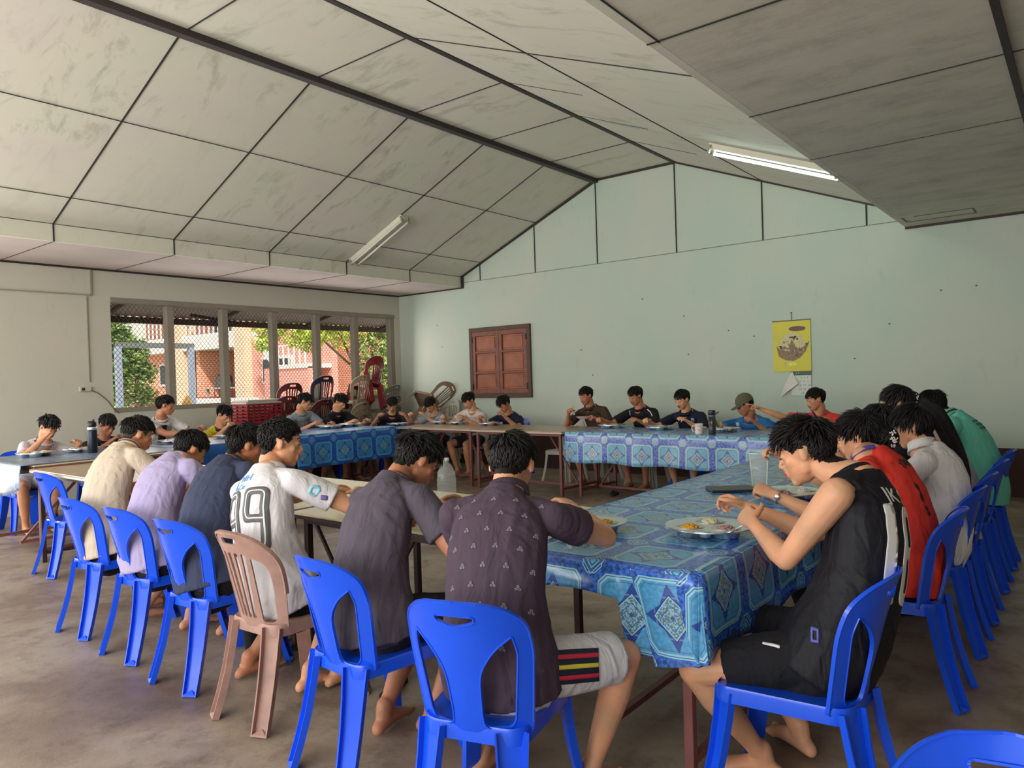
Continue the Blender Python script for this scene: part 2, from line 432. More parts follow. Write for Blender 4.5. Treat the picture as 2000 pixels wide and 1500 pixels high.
for x in (-8.33, -7.14, -5.95, -4.63, -3.39, -2.12): g.append(((x, YB - .004, 3.215), (x, YB - .004, slope_z(x) - 0.01), 0.018, 0.01, (0, 1, 0)))
trim('trim_7', g, M_JOINT)
trim('trim_8', [((SL + .05, YB - .004, 3.21), (SR, YB - .004, 3.215), 0.008, 0.007, (0, 0, 1))], mat('board_edge_grey', (110, 110, 98), 0.8))
# access hatch outline in the right soffit
b = MB()
for a, c in (((-1.62, 9.15), (-1.62, 9.45)), ((-1.62, 9.45), (-0.95, 9.45)), ((-0.95, 9.15), (-0.95, 9.45)), ((-1.5, 9.15), (-.95, 9.15))): b.bar((a[0], a[1], ZS - .003), (c[0], c[1], ZS - .003), .012, .004)
struct(b.obj('trim_9', mat('hatch_edge', (88, 84, 76), 0.8)))

# ------------------------------------------------------------------ window with its bars and wire mesh
M_FRAME = mat('grey_painted_window_frame', (142, 134, 122), 0.55, var=0.08)
W = thing('window_1', 'long unglazed window with grey posts and diamond wire mesh', 'window'); W['kind'] = 'structure'; del W['label']; del W['category']
for nm, seg in (('window_head', (WY0, WY1, WZ1 - 0.07, WZ1)), ('window_sill', (WY0, WY1, WZ0 - 0.0, WZ0 + 0.06))):
    b = MB(); b.box(XL - 0.15, XL + 0.012, seg[0], seg[1], seg[2], seg[3]); bevel(b.obj(nm, M_FRAME, W))
for y in (WY1 - 0.05, 5.33, 6.18, 7.05, 7.90, 8.74):
    b = MB(); w = 0.05 if y < WY1 - .1 else 0.05
    b.box(XL - 0.13, XL - 0.01, y - w, y + w, WZ0 + .06, WZ1 - .07); bevel(b.obj('window_post', M_FRAME, W))
b = MB(); p = 0.062; h = WZ1 - WZ0; k = int((WY1 - WY0 + h) / p)
xw = XL - 0.155
for i in range(-int(h / p * .82) - 2, int((WY1 - WY0) / p) + 3):
    for sgn in (1, -1):
        y0 = WY0 + i * p; y1 = y0 + h * .82
        pts = [(y0, WZ0), (y1, WZ1)] if sgn > 0 else [(y0, WZ1), (y1, WZ0)]
        (ya, za), (yb, zb) = pts
        ta = max(0, (WY0 - ya) / (yb - ya)); tb = min(1, (WY1 - ya) / (yb - ya))
        if tb <= ta: continue
        b.tube([(xw + .002 * sgn, ya + (yb - ya) * ta, za + (zb - za) * ta), (xw + .002 * sgn, ya + (yb - ya) * tb, za + (zb - za) * tb)], 0.0030, 4, cap=False)
b.obj('wire_mesh', mat('galvanised_wire', (112, 98, 92), 0.5, 0.4), W)
# wooden shutter in the back wall
S = thing('window_2', '', ''); del S['label']; del S['category']; S['kind'] = 'structure'
M_WF = mat('dark_wood_frame', (84, 58, 44), 0.6, var=0.2, vscale=12)
M_WS = mat('reddish_shutter_wood', (124, 74, 60), 0.55, var=0.18, vscale=10)
M_WP = mat('orange_shutter_panel_wood', (150, 88, 60), 0.5, var=0.22, vscale=5)
sx0, sx1, sz0, sz1 = -8.60, -7.27, 1.165, 2.385
b = MB(); w = .07
b.box(sx0, sx0 + w, YB - .05, YB, sz0, sz1); b.box(sx1 - w, sx1, YB - .05, YB, sz0, sz1); b.box(sx0 + w, sx1 - w, YB - .05, YB, sz1 - w, sz1); b.box(sx0 + w, sx1 - w, YB - .05, YB, sz0, sz0 + w)
bevel(b.obj('shutter_frame', M_WF, S))
mid = (sx0 + sx1) / 2
for a, c in ((sx0 + w, mid - .003), (mid + .003, sx1 - w)):
    b = MB(); z0, z1 = sz0 + w, sz1 - w; st = .065
    b.box(a, a + st, YB - .045, YB - .01, z0, z1); b.box(c - st, c, YB - .045, YB - .01, z0, z1)
    zs = [z0, z0 + (z1 - z0) / 3, z0 + 2 * (z1 - z0) / 3, z1]
    b.box(a + st, c - st, YB - .045, YB - .01, z0, z0 + .08); b.box(a + st, c - st, YB - .045, YB - .01, z1 - .08, z1)
    for z in zs[1:3]: b.box(a + st, c - st, YB - .043, YB - .01, z - .02, z + .02)
    lf = bevel(b.obj('shutter_leaf', M_WS, S), .006)
    for i in range(3):
        zz0 = zs[i] + (.08 if i == 0 else .02); zz1 = zs[i + 1] - (.08 if i == 2 else .02)
        q = MB(); q.box(a + st, c - st, YB - .018, YB - .006, zz0, zz1); q.box(a + st + .03, c - st - .03, YB - .030, YB - .017, zz0 + .03, zz1 - .03)
        bevel(q.obj('shutter_panel', M_WP, lf), .01, 2)
    for z in (z0 + .12, z1 - .14):
        q = MB(); hx = a if a < mid - .1 else c
        q.box(hx - .015, hx + .015, YB - .052, YB - .044, z - .05, z + .05); q.obj('hinge', mat('black_iron', (26, 22, 22), 0.5, 0.5), lf)

# socket, wire
t = thing('wall_socket', 'small white surface wall socket on the left wall beside the window', 'socket', (XL + .02, 4.14, 1.53))
b = MB(); b.box(-.018, .02, -.07, .07, -.03, .03); bevel(b.obj('socket_box', mat('aged_white_plastic', (196, 190, 176), .5), t), .006)
b = MB(); b.box(.0205, .024, -.05, -.01, -.018, .018); b.obj('socket_face', mat('dark_socket', (60, 54, 50), .5), t)
b = MB(); b.tube([(XL + .012, 4.2, 1.52), (XL + .02, 4.3, 1.47), (XL + .02, 4.42, 1.36), (XL + .02, 4.50, 1.24), (XL + .02, 4.56, 1.19)], .006, 6)
tag(b.obj('power_cable', mat('grey_cable', (92, 84, 76), .6)), 'thin grey cable sagging along the left wall from the socket', 'cable')

# fluorescent lamps
def lamp(x0, x1, y, on, label):
    z0, z1 = slope_z(x0), slope_z(x1); d = Vector((x1 - x0, 0, z1 - z0)); ln = d.length; d.normalize(); nrm = Vector((0, 1, 0)).cross(d)
    if nrm.z > 0: nrm = -nrm
    t = thing('fluorescent_lamp', label, 'lamp', Vector((x0, y, z0)) + nrm * 0.002)
    M = Matrix((( d.x, 0, nrm.x), (0, 1, 0), (d.z, 0, nrm.z)))
    P = lambda a, s, h: M @ Vector((a, s, h))
    b = MB(); vs = [P(a, s, h) for a in (0, ln) for s, h in ((-.075, 0), (.075, 0), (.05, .055), (-.05, .055))]
    b.add(vs, [(0, 1, 2, 3), (7, 6, 5, 4), (0, 4, 5, 1), (1, 5, 6, 2), (2, 6, 7, 3), (3, 7, 4, 0)]); bevel(b.obj('lamp_housing', mat('cream_lamp_metal', (206, 204, 186), .4, var=.06), t))
    for s in (-.062, .062):
        bare = on and s < 0
        b = MB()
        for a in (.01, ln - .03):
            b.add([P(a + i, s + j, h) for i in (0, .022) for j, h in ((-.018, .02), (.018, .02), (.018, .105), (-.018, .105))], [(0, 1, 2, 3), (7, 6, 5, 4), (0, 4, 5, 1), (1, 5, 6, 2), (2, 6, 7, 3), (3, 7, 4, 0)])
        b.obj('lamp_holder', mat('dusty_lamp_holder', (150, 146, 130), .6), t)
        if bare: continue
        b = MB(); b.tube([P(.032, s, .085), P(ln - .03, s, .085)], .0145, 12)
        lit = on and s > 0
        b.obj('lamp_tube', mat('lit_tube', (255, 255, 255), .4, emit=(222, 255, 240), estr=34.0) if lit else mat('unlit_tube', (222, 220, 206), .3), t, True)
    return t
lamp(-8.70, -7.55, 7.28, False, 'unlit twin tube fluorescent lamp on the left ceiling slope above the window')
lamp(-3.08, -1.80, 7.44, True, 'lit fluorescent lamp on the right ceiling slope above the calendar wall')

# calendar
t = thing('wall_calendar', 'yellow wall calendar with a teapot picture and a turned month page', 'calendar', (-3.05, YB, 1.8))
yc = -.012; cx0, cx1, cz0, cz1 = -.245, .235, -.335, .325
b = MB(); b.box(cx0, cx1, yc - .004, yc, cz0, cz1); b.obj('poster', mat('yellow_print', (206, 196, 52), .5, var=.05, vscale=3), t)
b = MB(); b.box(cx0 - .003, cx1 + .003, yc - .008, yc + .002, cz1 - .008, cz1 + .006); b.obj('top_strip', mat('dark_tin_strip', (70, 66, 50), .4, .6), t)
b = MB(); b.tube([(-.0, yc, cz1 + .005), (.0, yc, cz1 + .10)], .003, 6); b.tube([(0, yc + .01, cz1 + .10), (0, yc - .012, cz1 + .10)], .006, 8); b.obj('hanging_nail', mat('black_iron', (26, 22, 22)), t)
def flat(name, poly, m, holes=(), dy=.006, step=.02):
    v, f = panel(poly, list(holes), lambda u, w: (Vector((u, yc - dy, w)), Vector((0, -1, 0))), .0015, step); return mesh(name, v, f, m, t)
el = lambda cx, cz, rx, rz, n=28, a0=0, a1=2 * PI: [(cx + rx * math.cos(a0 + (a1 - a0) * i / n), cz + rz * math.sin(a0 + (a1 - a0) * i / n)) for i in range(n)]
flat('picture', el(.0, .0, .165, .165), mat('pale_olive_print', (196, 190, 136), .5, var=.3, vscale=60))
flat('picture', [(-.2, .0), (-.15, -.05), (-.1, .0), (-.05, -.04), (.0, .08), (.05, -.02), (.09, -.05), (.15, -.02), (.22, .05), (.235 - .01, .06), (.17, -.08), (.1, -.16), (.02, -.2), (-.08, -.19), (-.17, -.14)], mat('brown_engraving_print', (128, 104, 74), .5, var=.5, vscale=70), dy=.008)
flat('picture', el(.07, .215, .105, .033), mat('maroon_lid_print', (96, 62, 58), .5), dy=.009)
flat('picture', el(.0, .105, .035, .012), mat('dark_print', (66, 54, 40), .5), dy=.009)
random.seed(21)
for i_ in range(26):
    a_ = random.uniform(0, 2 * PI); r_ = random.uniform(.05, .19); x_, z_ = r_ * math.cos(a_) * 1.0, -.03 + r_ * math.sin(a_) * .85; q_ = random.uniform(.008, .022)
    flat('picture_detail', [(x_ + q_ * random.uniform(.5, 1.2) * math.cos(t_), z_ + q_ * random.uniform(.5, 1.2) * math.sin(t_)) for t_ in [2 * PI * k_ / 7 for k_ in range(7)]], [mat('pale_print', (190, 184, 160), .5), mat('dark_print', (66, 54, 40), .5), mat('brown_engraving_print', (128, 104, 74))][i_ % 3], dy=.0095)
flat('picture', [(-.12, -.21), (-.085, -.21), (-.1, -.28)], mat('pale_print', (190, 184, 160), .5), dy=.009)
flat('picture', el(.0, -.245, .06, .022), mat('bright_yellow_print', (232, 222, 90), .5, var=.3, vscale=80), dy=.009)
flat('month_page', [(-.02, cz0 - .01), (.23, cz0 - .01), (.225, cz0 - .32), (-.02, cz0 - .31)], mat('white_paper', (206, 214, 206), .6), dy=.002)
flat('month_header', [(-.03, cz0), (.232, cz0), (.232, cz0 - .055), (-.01, cz0 - .055)], mat('green_print', (48, 84, 62), .5), dy=.004)
b = MB()
def txt(body, size, m, parent, M4, name='lettering', bold=0.0, align='CENTER'):
    cu = bpy.data.curves.new(name, 'FONT'); cu.body = body; cu.size = size; cu.align_x = align; cu.align_y = 'CENTER'; cu.offset = bold
    o = bpy.data.objects.new(name, cu); COL.objects.link(o)
    me = bpy.data.meshes.new_from_object(o.evaluated_get(bpy.context.evaluated_depsgraph_get())); bpy.data.objects.remove(o)
    me.transform(M4); me.materials.clear(); me.materials.append(m)
    q = bpy.data.objects.new(name, me); COL.objects.link(q)
    if parent: q.parent = parent
    return q
FACE_Y = Matrix(((1, 0, 0, 0), (0, 0, 1, 0), (0, 1, 0, 0), (0, 0, 0, 1)))     # text upright, readable from -y
def at(x, y, z): return Matrix.Translation((x, y, z)) @ Matrix.Rotation(PI / 2, 4, 'X')
nums = ['2  3  4', '9  10  11', '16  17  18', '23  24  25', '30  31']
for i, s in enumerate(nums): txt(s, .036, mat('grey_ink', (110, 124, 116), .6), t, at(.145, yc - .005, cz0 - .085 - i * .05), 'date_row')
txt('6  7', .026, mat('pale_print2', (190, 210, 196), .6), t, at(.06, yc - .007, cz0 - .028), 'date_row')
v = [Vector((-.01, yc - .004, cz0)), Vector((.075, yc - .03, cz0 - .16)), Vector((-.155, yc - .05, cz0 - .335)), Vector((-.085, yc - .045, cz0 - .16)), Vector((-.03, yc - .05, cz0 - .24))]
b = MB(); b.add([x for x in v] + [x + Vector((0, .0015, 0)) for x in v], [(0, 3, 2, 4, 1), (5, 6, 9, 7, 8)]); b.obj('turned_page', mat('page_back', (214, 210, 200), .6), t)

# marks on the back wall: nails and scuffs
MK = MB()
random.seed(3)
for x, z in ((-4.55, 2.3), (-1.35, 2.35), (-1.0, 2.37), (-3.55, 1.95), (-4.5, 1.75), (-3.9, 2.05), (-1.9, 2.0), (-2.3, 1.6), (-6.3, 1.9), (-5.2, 2.6), (-9.4, 2.5), (-9.3, 2.1), (-1.2, .95), (-6.1, 1.5)):
    MK.ell((x, YB - .001, z), .012, .004, .010, nu=8, nv=5)
MK.obj('wall_marks', mat('wall_mark_grey', (96, 92, 82), .8), bpy.data.objects['wall_back'])

# ------------------------------------------------------------------ outside, seen through the mesh
def brick_mat(name, a, c, mortar):
    m = bpy.data.materials.new(name); m.use_nodes = True; nt = m.node_tree; bb = nt.nodes['Principled BSDF']; bb.inputs['Roughness'].default_value = .8
    tc = nt.nodes.new('ShaderNodeTexCoord'); mp = nt.nodes.new('ShaderNodeMapping'); mp.inputs['Rotation'].default_value = (PI / 2, 0, 0)
    sx = nt.nodes.new('ShaderNodeSeparateXYZ'); cx = nt.nodes.new('ShaderNodeCombineXYZ'); nt.links.new(tc.outputs['Object'], sx.inputs[0])
    ad = Nd(nt, sx.outputs[0]) + Nd(nt, sx.outputs[1]); nt.links.new(ad.o, cx.inputs[0]); nt.links.new(sx.outputs[2], cx.inputs[1])
    br = nt.nodes.new('ShaderNodeTexBrick'); nt.links.new(cx.outputs[0], br.inputs['Vector'])
    br.inputs['Color1'].default_value = L(a); br.inputs['Color2'].default_value = L(c); br.inputs['Mortar'].default_value = L(mortar)
    br.inputs['Scale'].default_value = 1.0; br.inputs['Brick Width'].default_value = .30; br.inputs['Row Height'].default_value = .10; br.inputs['Mortar Size'].default_value = .014
    nt.links.new(br.outputs['Color'], bb.inputs['Base Color']); return m
M_BRK = brick_mat('orange_brick', (206, 124, 92), (214, 138, 106), (226, 196, 176))
M_BRK2 = brick_mat('pale_brick_column', (218, 170, 140), (226, 182, 152), (236, 212, 190))
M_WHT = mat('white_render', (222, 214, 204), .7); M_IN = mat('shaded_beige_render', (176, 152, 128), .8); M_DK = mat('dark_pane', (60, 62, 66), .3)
M_PINK = brick_mat('salmon_brick', (214, 134, 120), (220, 144, 128), (226, 176, 162))
b = MB(); b.add([(XL - .25, -60, -.05), (XL - .25, 90, -.05), (-24, 90, .35), (-24, -60, .35), (-95, 90, 1.0), (-95, -60, 1.0)], [(0, 3, 2, 1), (3, 5, 4, 2)])
b.add([(60, -60, -.16), (60, 90, -.16), (XL - .25, 90, -.16), (XL - .25, -60, -.16)], [(0, 1, 2, 3)])
gm = bpy.data.materials.new('sunlit_yard'); gm.use_nodes = True; nt = gm.node_tree; n1 = tex(nt, 'ShaderNodeTexNoise', .35, Detail=6.0)
nt.links.new(ramp(nt, n1.outputs['Fac'], [(.4, L((112, 128, 70))), (.5, L((190, 178, 150))), (.65, L((202, 190, 168)))]), nt.nodes['Principled BSDF'].inputs['Base Color'])
struct(b.obj('floor_outside', gm))
FY = 19.0
B_ = thing('school_building', 'two storey orange brick building with white balcony bands seen through the window mesh', 'building', (-34, FY, 0))
def bpart(name, boxes, m):
    b = MB()
    for x0, x1, y0, y1, z0, z1 in boxes: b.box(x0 + 34, x1 + 34, y0, y1, z0, z1)
    return b.obj(name, m, B_)
bpart('wall', [(-46, -24.2, 3.0, 3.3, .9, 9.5)], M_BRK)
bpart('ground_wall', [(-46, -36.3, .2, .5, .9, 3.4)], M_BRK)
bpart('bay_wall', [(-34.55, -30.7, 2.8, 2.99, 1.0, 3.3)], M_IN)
bpart('side_wall', [(-34.9, -34.55, .1, 3, .9, 3.3)], M_BRK)
bpart('right_wall', [(-29.9, -24.2, .0, .3, .8, 9.5)], M_PINK)
bpart('porch_floor', [(-46, -30.0, -.3, 3, .6, 1.02)], mat('maroon_step', (120, 60, 56), .6))
bpart('balcony_band', [(-46, -30.6, -.35, 3, 3.32, 3.98)], M_WHT)
for x in (-36.15, -30.65): bpart('column', [(x, x + .8, -.4, .3, .6, 9.5)], M_BRK2)
b = MB(); x = -46 + 34
for z in (4.02, 5.02): b.box(-12, 3.4, -.32, -.26, z - .04, z + .04)
x = -12
while x < 3.4: b.box(x, x + .09, -.31, -.27, 4.0, 5.0); x += .42
b.obj('balcony_railing', mat('white_metal', (226, 222, 214), .5), B_)
for x0, x1, y in ((-38.6, -36.3, .18), ): pass
def bwin(x0, x1, z0, z1, y):
    f = bpart('window', [(x0 - .12, x1 + .12, y - .06, y, z0 - .12, z1 + .12)], M_WHT)
    b = MB(); mx = (x0 + x1) / 2
    for a, c in ((x0, mx - .12), (mx + .12, x1)): b.box(a + 34, c + 34, y - .09, y - .05, z0, z1)
    b.obj('pane', M_DK, f)
bwin(-38.6, -36.6, 1.75, 2.7, .2); bwin(-28.9, -26.9, 1.70, 2.65, .0); bwin(-38, -36.4, 4.2, 6.2, 3.0); bwin(-34.6, -31.2, 4.2, 6.2, 3.0)
bpart('stair_slab', [(-26.6, -24.2, -1.2, .0, 2.15, 2.32)], M_WHT)
b = MB(); b.bar((6.2, -1.2, 3.75), (7.6, -1.2, 2.35), .14, .2); b.bar((6.2, -1.2, 4.6), (7.6, -1.2, 3.2), .06, .06)
b.box(7.5, 9.8, -1.22, -1.16, 3.06, 3.12); x = 7.5
while x < 9.8: b.box(x, x + .06, -1.21, -1.17, 2.3, 3.1); x += .36
b.obj('stair_railing', mat('white_metal', (226, 222, 214)), B_)
bpart('stair_wall', [(-27.2, -24.2, -1.15, -.9, .8, 2.2)], M_PINK)
bpart('roof', [(-47, -23.5, -2.2, 4, 9.5, 9.7)], M_WHT)
# plastic chairs on the porch and low walls
for i, x in enumerate((-33.6, -32.9)):
    b = MB(); b.lathe([(.24, 1.55), (.25, 1.45), (.2, 2.0), (.08, 2.15)], (x, 19.6, 0), 10); b.tube([(x - .2, 19.4, 1.04), (x - .2, 19.4, 1.5)], .02, 5); b.tube([(x + .2, 19.4, 1.04), (x + .2, 19.4, 1.5)], .02, 5)
    tag(b.obj('porch_chair', mat('dark_grey_plastic', (70, 66, 66), .5)), 'dark grey bucket chair on the brick porch, ' + ('left of the pair' if i == 0 else 'right of the pair'), 'chair')
b = MB(); b.box(-33.9, -30.9, 18.9, 19.2, 1.42, 1.48)
for x in (-33.8, -32.4, -31.0): b.box(x, x + .06, 18.95, 19.1, 1.02, 1.42)
tag(b.obj('porch_bench', mat('pale_bench', (170, 160, 150), .6)), 'long low pale bench standing on the brick porch floor', 'bench')
b = MB(); b.box(-30.0, -25.2, 16.0, 16.3, .3, 1.05); tag(b.obj('garden_wall', M_WHT), 'low white garden wall in front of the brick building', 'wall')
b = MB(); b.box(-22.6, -22.2, 7.4, 10.2, .3, 1.3); tag(b.obj('concrete_block_wall', mat('weathered_concrete', (150, 136, 116), .8, var=.2)), 'weathered concrete block wall beyond the left end of the window', 'wall')
# goal-like pipe frame close outside
t = thing('pipe_frame', 'pale blue grey steel pipe frame standing just outside the window', 'frame', (-14, 7, 0)); m = mat('blue_grey_pipe', (168, 178, 196), .4, .2)
for y in (6.17, 7.56):
    b = MB(); b.box(-.05, .05, y - 7.05, y - 6.95, .0, 2.30); b.obj('post', m, t)
b = MB(); b.box(-.035, .035, -.86, .62, 2.28, 2.38); b.obj('crossbar', mat('grey_steel_bar', (128, 134, 132), .5, .3), t)
b = MB(); b.box(-.03, .03, -.09, .09, 0, 1.18); b.add([(-.03, -.09, 1.18), (.03, -.09, 1.18), (.03, .09, 1.18), (-.03, .09, 1.18), (0, 0, 1.32)], [(0, 1, 4), (1, 2, 4), (2, 3, 4), (3, 0, 4)])
o = b.obj('wooden_post', mat('ochre_wood', (168, 128, 66), .6)); o.location = (-14, 7.45, .05); tag(o, 'short ochre pointed wooden post outside beside the pipe frame', 'post')
# eave over the window with its corrugated underside
b = MB(); y = -3.0
while y < 12.5:
    b.add([(XL - .19, y, 2.96), (-12.2, y, 2.68), (-12.2, y + .06, 2.70), (XL - .19, y + .06, 2.98), (-12.2, y + .12, 2.68), (XL - .19, y + .12, 2.96)], [(0, 1, 2, 3), (3, 2, 4, 5)]); y += .12
e = struct(b.obj('ceiling_eave', mat('pinkish_tin_underside', (196, 170, 164), .6, var=.1)))
b = MB(); b.box(-12.22, -12.14, -3, 12.5, 2.58, 2.68)
for y in (5.0, 6.9, 8.8, 10.7): b.bar((XL - .19, y, 2.9), (-12.15, y + .15, 2.65), .05, .05)
b.obj('eave_beam', mat('dark_rust_purlin', (72, 50, 46), .7), e)
b = MB(); b.bar((-11.7, 6.34, 2.71), (-11.5, 7.05, 2.585), .035, .05); b.ell((-11.5, 7.06, 2.58), .03, .04, .03)
tag(b.obj('loose_strut', mat('black_rust', (44, 34, 34), .7)), 'dark loose strut hanging under the outside eave', 'strut')

def leaf_mat(name, a, c):
    m = bpy.data.materials.new(name); m.use_nodes = True; nt = m.node_tree; bb = nt.nodes['Principled BSDF']
    oi = tex(nt, 'ShaderNodeTexNoise', 3.0, Detail=3.0)
    nt.links.new(ramp(nt, oi.outputs['Fac'], [(.35, L(a)), (.65, L(c))]), bb.inputs['Base Color']); bb.inputs['Roughness'].default_value = .5
    bb.inputs['Subsurface Weight'].default_value = 0.0; return m
def tree(name, label, cat, loc, blobs, nleaf, size, m, trunk, seed, hang=0.3):
    rnd = random.Random(seed); t = thing(name, label, cat, loc); vs = []; fs = []
    tot = sum(r ** 2 for *_, r in blobs)
    for bx, by, bz, r in blobs:
        for _ in range(int(nleaf * r * r / tot)):
            d = Vector((rnd.gauss(0, 1), rnd.gauss(0, 1), rnd.gauss(0, 1))).normalized() * r * rnd.random() ** .4
            c = Vector((bx, by, bz)) + d; a = Vector((rnd.gauss(0, 1), rnd.gauss(0, 1), rnd.gauss(0, .5) - hang)).normalized(); s = a.cross(Vector((rnd.gauss(0, 1), rnd.gauss(0, 1), rnd.gauss(0, 1)))).normalized()
            k = len(vs); L_ = size * rnd.uniform(.7, 1.3); vs += [c - a * L_, c + s * L_ * .35, c + a * L_, c - s * L_ * .35]; fs.append((k, k + 1, k + 2, k + 3))
    mesh('foliage', vs, fs, m, t)
    b = MB()
    for pts, r in trunk: b.tube(pts, r, 7)
    b.obj('trunk', mat('tree_bark', (112, 92, 74), .8, var=.2), t, True)
    return t
tree('conifer_tree', 'feathery green conifer tree at the left end of the window', 'tree', (-19.5, 8.3, .2),
     [(0, 0, 2.9, .62), (-.1, .1, 2.2, .8), (.1, .2, 1.5, .7), (0, .9, 1.75, .35), (.1, .65, 2.3, .4), (.1, .9, 1.15, .3), (0, -.4, 3.3, .55), (0, .0, .9, .5)], 9000, .07, leaf_mat('conifer_green', (70, 104, 50), (132, 158, 84)),
     [([(0, 0, 0), (.0, 0, 1.5), (0, 0, 3.2)], [.1, .07, .03])], 5, 0)
tree('creeper_tree', 'bright yellow green tree with drooping leaves hanging in the middle of the window', 'tree', (-18.0, 13.3, 0),
     [(0, -1.3, 3.3, .55), (.1, -.5, 3.1, .6), (0, .3, 3.35, .7), (0, 1.2, 3.2, .65), (.1, 1.9, 3.4, .6), (0, .1, 2.75, .4), (0, -1.5, 2.7, .28), (.2, -2.9, 3.5, .3), (0, 1.1, 3.9, .6), (0, -.4, 3.8, .6)], 5200, .085, leaf_mat('lime_leaf', (140, 168, 52), (202, 212, 96)),
     [([(0, 2.3, 0), (.0, 1.9, 1.6), (0, 1.0, 3.4)], [.07, .05, .03]), ([(0, 1.9, 1.8), (0, 0, 3.2), (0, -1.2, 3.4)], [.04, .03, .02])], 6, .6)
tree('broadleaf_tree', 'large dark green tree filling the right end of the window', 'tree', (-17.5, 16.0, 0),
     [(0, -.4, 2.2, .95), (.2, .6, 1.9, .9), (0, 1.0, 2.9, 1.0), (0, 1.9, 2.3, 1.0), (0, 2.6, 3.3, 1.0), (0, .0, 3.4, .8), (.2, -.6, 1.3, .6), (0, 3.2, 2.2, 1.0), (0, 1.6, 1.2, .8)], 9500, .10, leaf_mat('mid_leaf', (72, 108, 52), (160, 178, 96)),
     [([(0, 1.9, 0), (.1, 1.8, 1.4), (0, 1.5, 3.2)], [.14, .11, .06])], 7, .6)
tree('low_shrub', 'low bright green shrub on the sunlit ground outside the window', 'shrub', (-16.0, 7.0, 0),
     [(0, 0, .95, .28), (0, .5, .9, .25), (0, .9, .92, .2)], 1400, .05, leaf_mat('grass_green', (130, 158, 64), (186, 202, 110)), [([(0, 0, 0), (0, 0, .9)], [.02, .01])], 8, 0)
# ------------------------------------------------------------------ plastic chairs
M_BLUE = mat('glossy_blue_plastic', (20, 82, 228), .25, var=.05, spec=.5)
M_BROWN = mat('scuffed_pink_brown_plastic', (164, 128, 116), .55, var=.16, vscale=14, bump=.0006, bscale=120)
M_MAROON = mat('maroon_plastic', (92, 38, 38), .35, var=.08)
M_RED = mat('red_plastic', (126, 34, 40), .3, var=.06)
M_BEIGE = mat('dusty_beige_plastic', (160, 144, 120), .5, var=.1)
M_TAN = mat('tan_brown_plastic', (142, 116, 98), .4, var=.1)
M_PURPLE = mat('dark_purple_plastic', (44, 34, 56), .35, var=.08)
M_GREY = mat('grey_green_plastic', (110, 108, 96), .5, var=.1)
M_LGREY = mat('pale_grey_plastic', (176, 170, 158), .5, var=.08)

def back_map(w, lean, zb, bow, flare=0.05):
    def f(u, v):
        t = u / w; y = -0.205 - lean * v - flare * max(0, v - .25) ** 2 * 8 + bow * t * t
        p = Vector((u, y, zb + v)); return p, Vector((-2 * bow * t / w, 1, lean)).normalized()
    return f

def leg_mesh(top, foot, wt, wf, facing, fl=.026, th=.006):
    """open channel leg: web facing `facing`, flanges turned outwards along it"""
    top = Vector(top); foot = Vector(foot); d = (foot - top).normalized(); f = Vector(facing); f = (f - d * f.dot(d)).normalized(); s = d.cross(f); b = MB()
    def ring(c, w, k): return [c - s * w / 2 + f * fl * k, c - s * w / 2, c + s * w / 2, c + s * w / 2 + f * fl * k, c + s * (w / 2 - th) + f * fl * k, c + s * (w / 2 - th) + f * th, c - s * (w / 2 - th) + f * th, c - s * (w / 2 - th) + f * fl * k]
    n = 5; rings = []
    for i in range(n):
        t = i / (n - 1); bend = f * (-.012 * math.sin(t * PI)); rings.append(ring(top.lerp(foot, t) + bend, wt + (wf - wt) * t ** .7, 1.0))
    vs = [p for r in rings for p in r]; fs = []
    for i in range(n - 1):
        for j in range(8): fs.append((i * 8 + j, i * 8 + (j + 1) % 8, (i + 1) * 8 + (j + 1) % 8, (i + 1) * 8 + j))
    fs += [(0, 1, 6, 7), (1, 2, 5, 6), (2, 3, 4, 5)]; k = (n - 1) * 8; fs += [(k + 7, k + 6, k + 1, k), (k + 6, k + 5, k + 2, k + 1), (k + 5, k + 4, k + 3, k + 2)]
    b.add(vs, fs)
    # closed foot wedge
    c = foot; a0, a1 = c - s * (wf / 2 - th), c + s * (wf / 2 - th)
    b.add([a0, a1, a1 + f * fl, a0 + f * fl, a0 - d * .008, a1 - d * .008, a1 + f * fl - d * .008, a0 + f * fl - d * .008, (a0 + a1) / 2 - d * .03 + f * th], [(3, 2, 1, 0), (3, 7, 6, 2), (4, 5, 8), (7, 4, 8), (5, 6, 8), (6, 7, 8)])
    return b

def seat_mesh(w0, w1, y0, y1, z, apron, slots):
    out = roundpoly([(-w0, y0, .07), (w0, y0, .07), (w1, y1, .06), (-w1, y1, .06)], .06, 6)
    def mp(u, v):
        r = (abs(u) / w1) ** 2; q = (v - y0) / (y1 - y0)
        return Vector((u, v, z - .012 * (1 - min(1, r)) + .006 * r - .012 * max(0, q - .8) * 5 * .2)), Vector((0, 0, 1))
    holes = []
    for a, c in slots: holes.append([(a - .03, c - .004), (a + .03, c - .004), (a + .03, c + .004), (a - .03, c + .004)])
    v, f = panel(out, holes, mp, .006, .03)
    b = MB(); b.add(v, f)
    n = len(out); vs = []
    for k, (s, dz) in enumerate(((1.0, .003), (1.015, -.006), (1.02, -apron), (1.0, -apron), (.985, -.004))):
        vs += [Vector((x * s, (y - .02) * s + .02, z + .004 * (abs(x) / w1) ** 2 + dz)) for x, y in out]
    fs = [(k * n + i, (k + 1) * n + i, (k + 1) * n + (i + 1) % n, k * n + (i + 1) % n) for k in range(4) for i in range(n)]
    b.add(vs, fs); return b

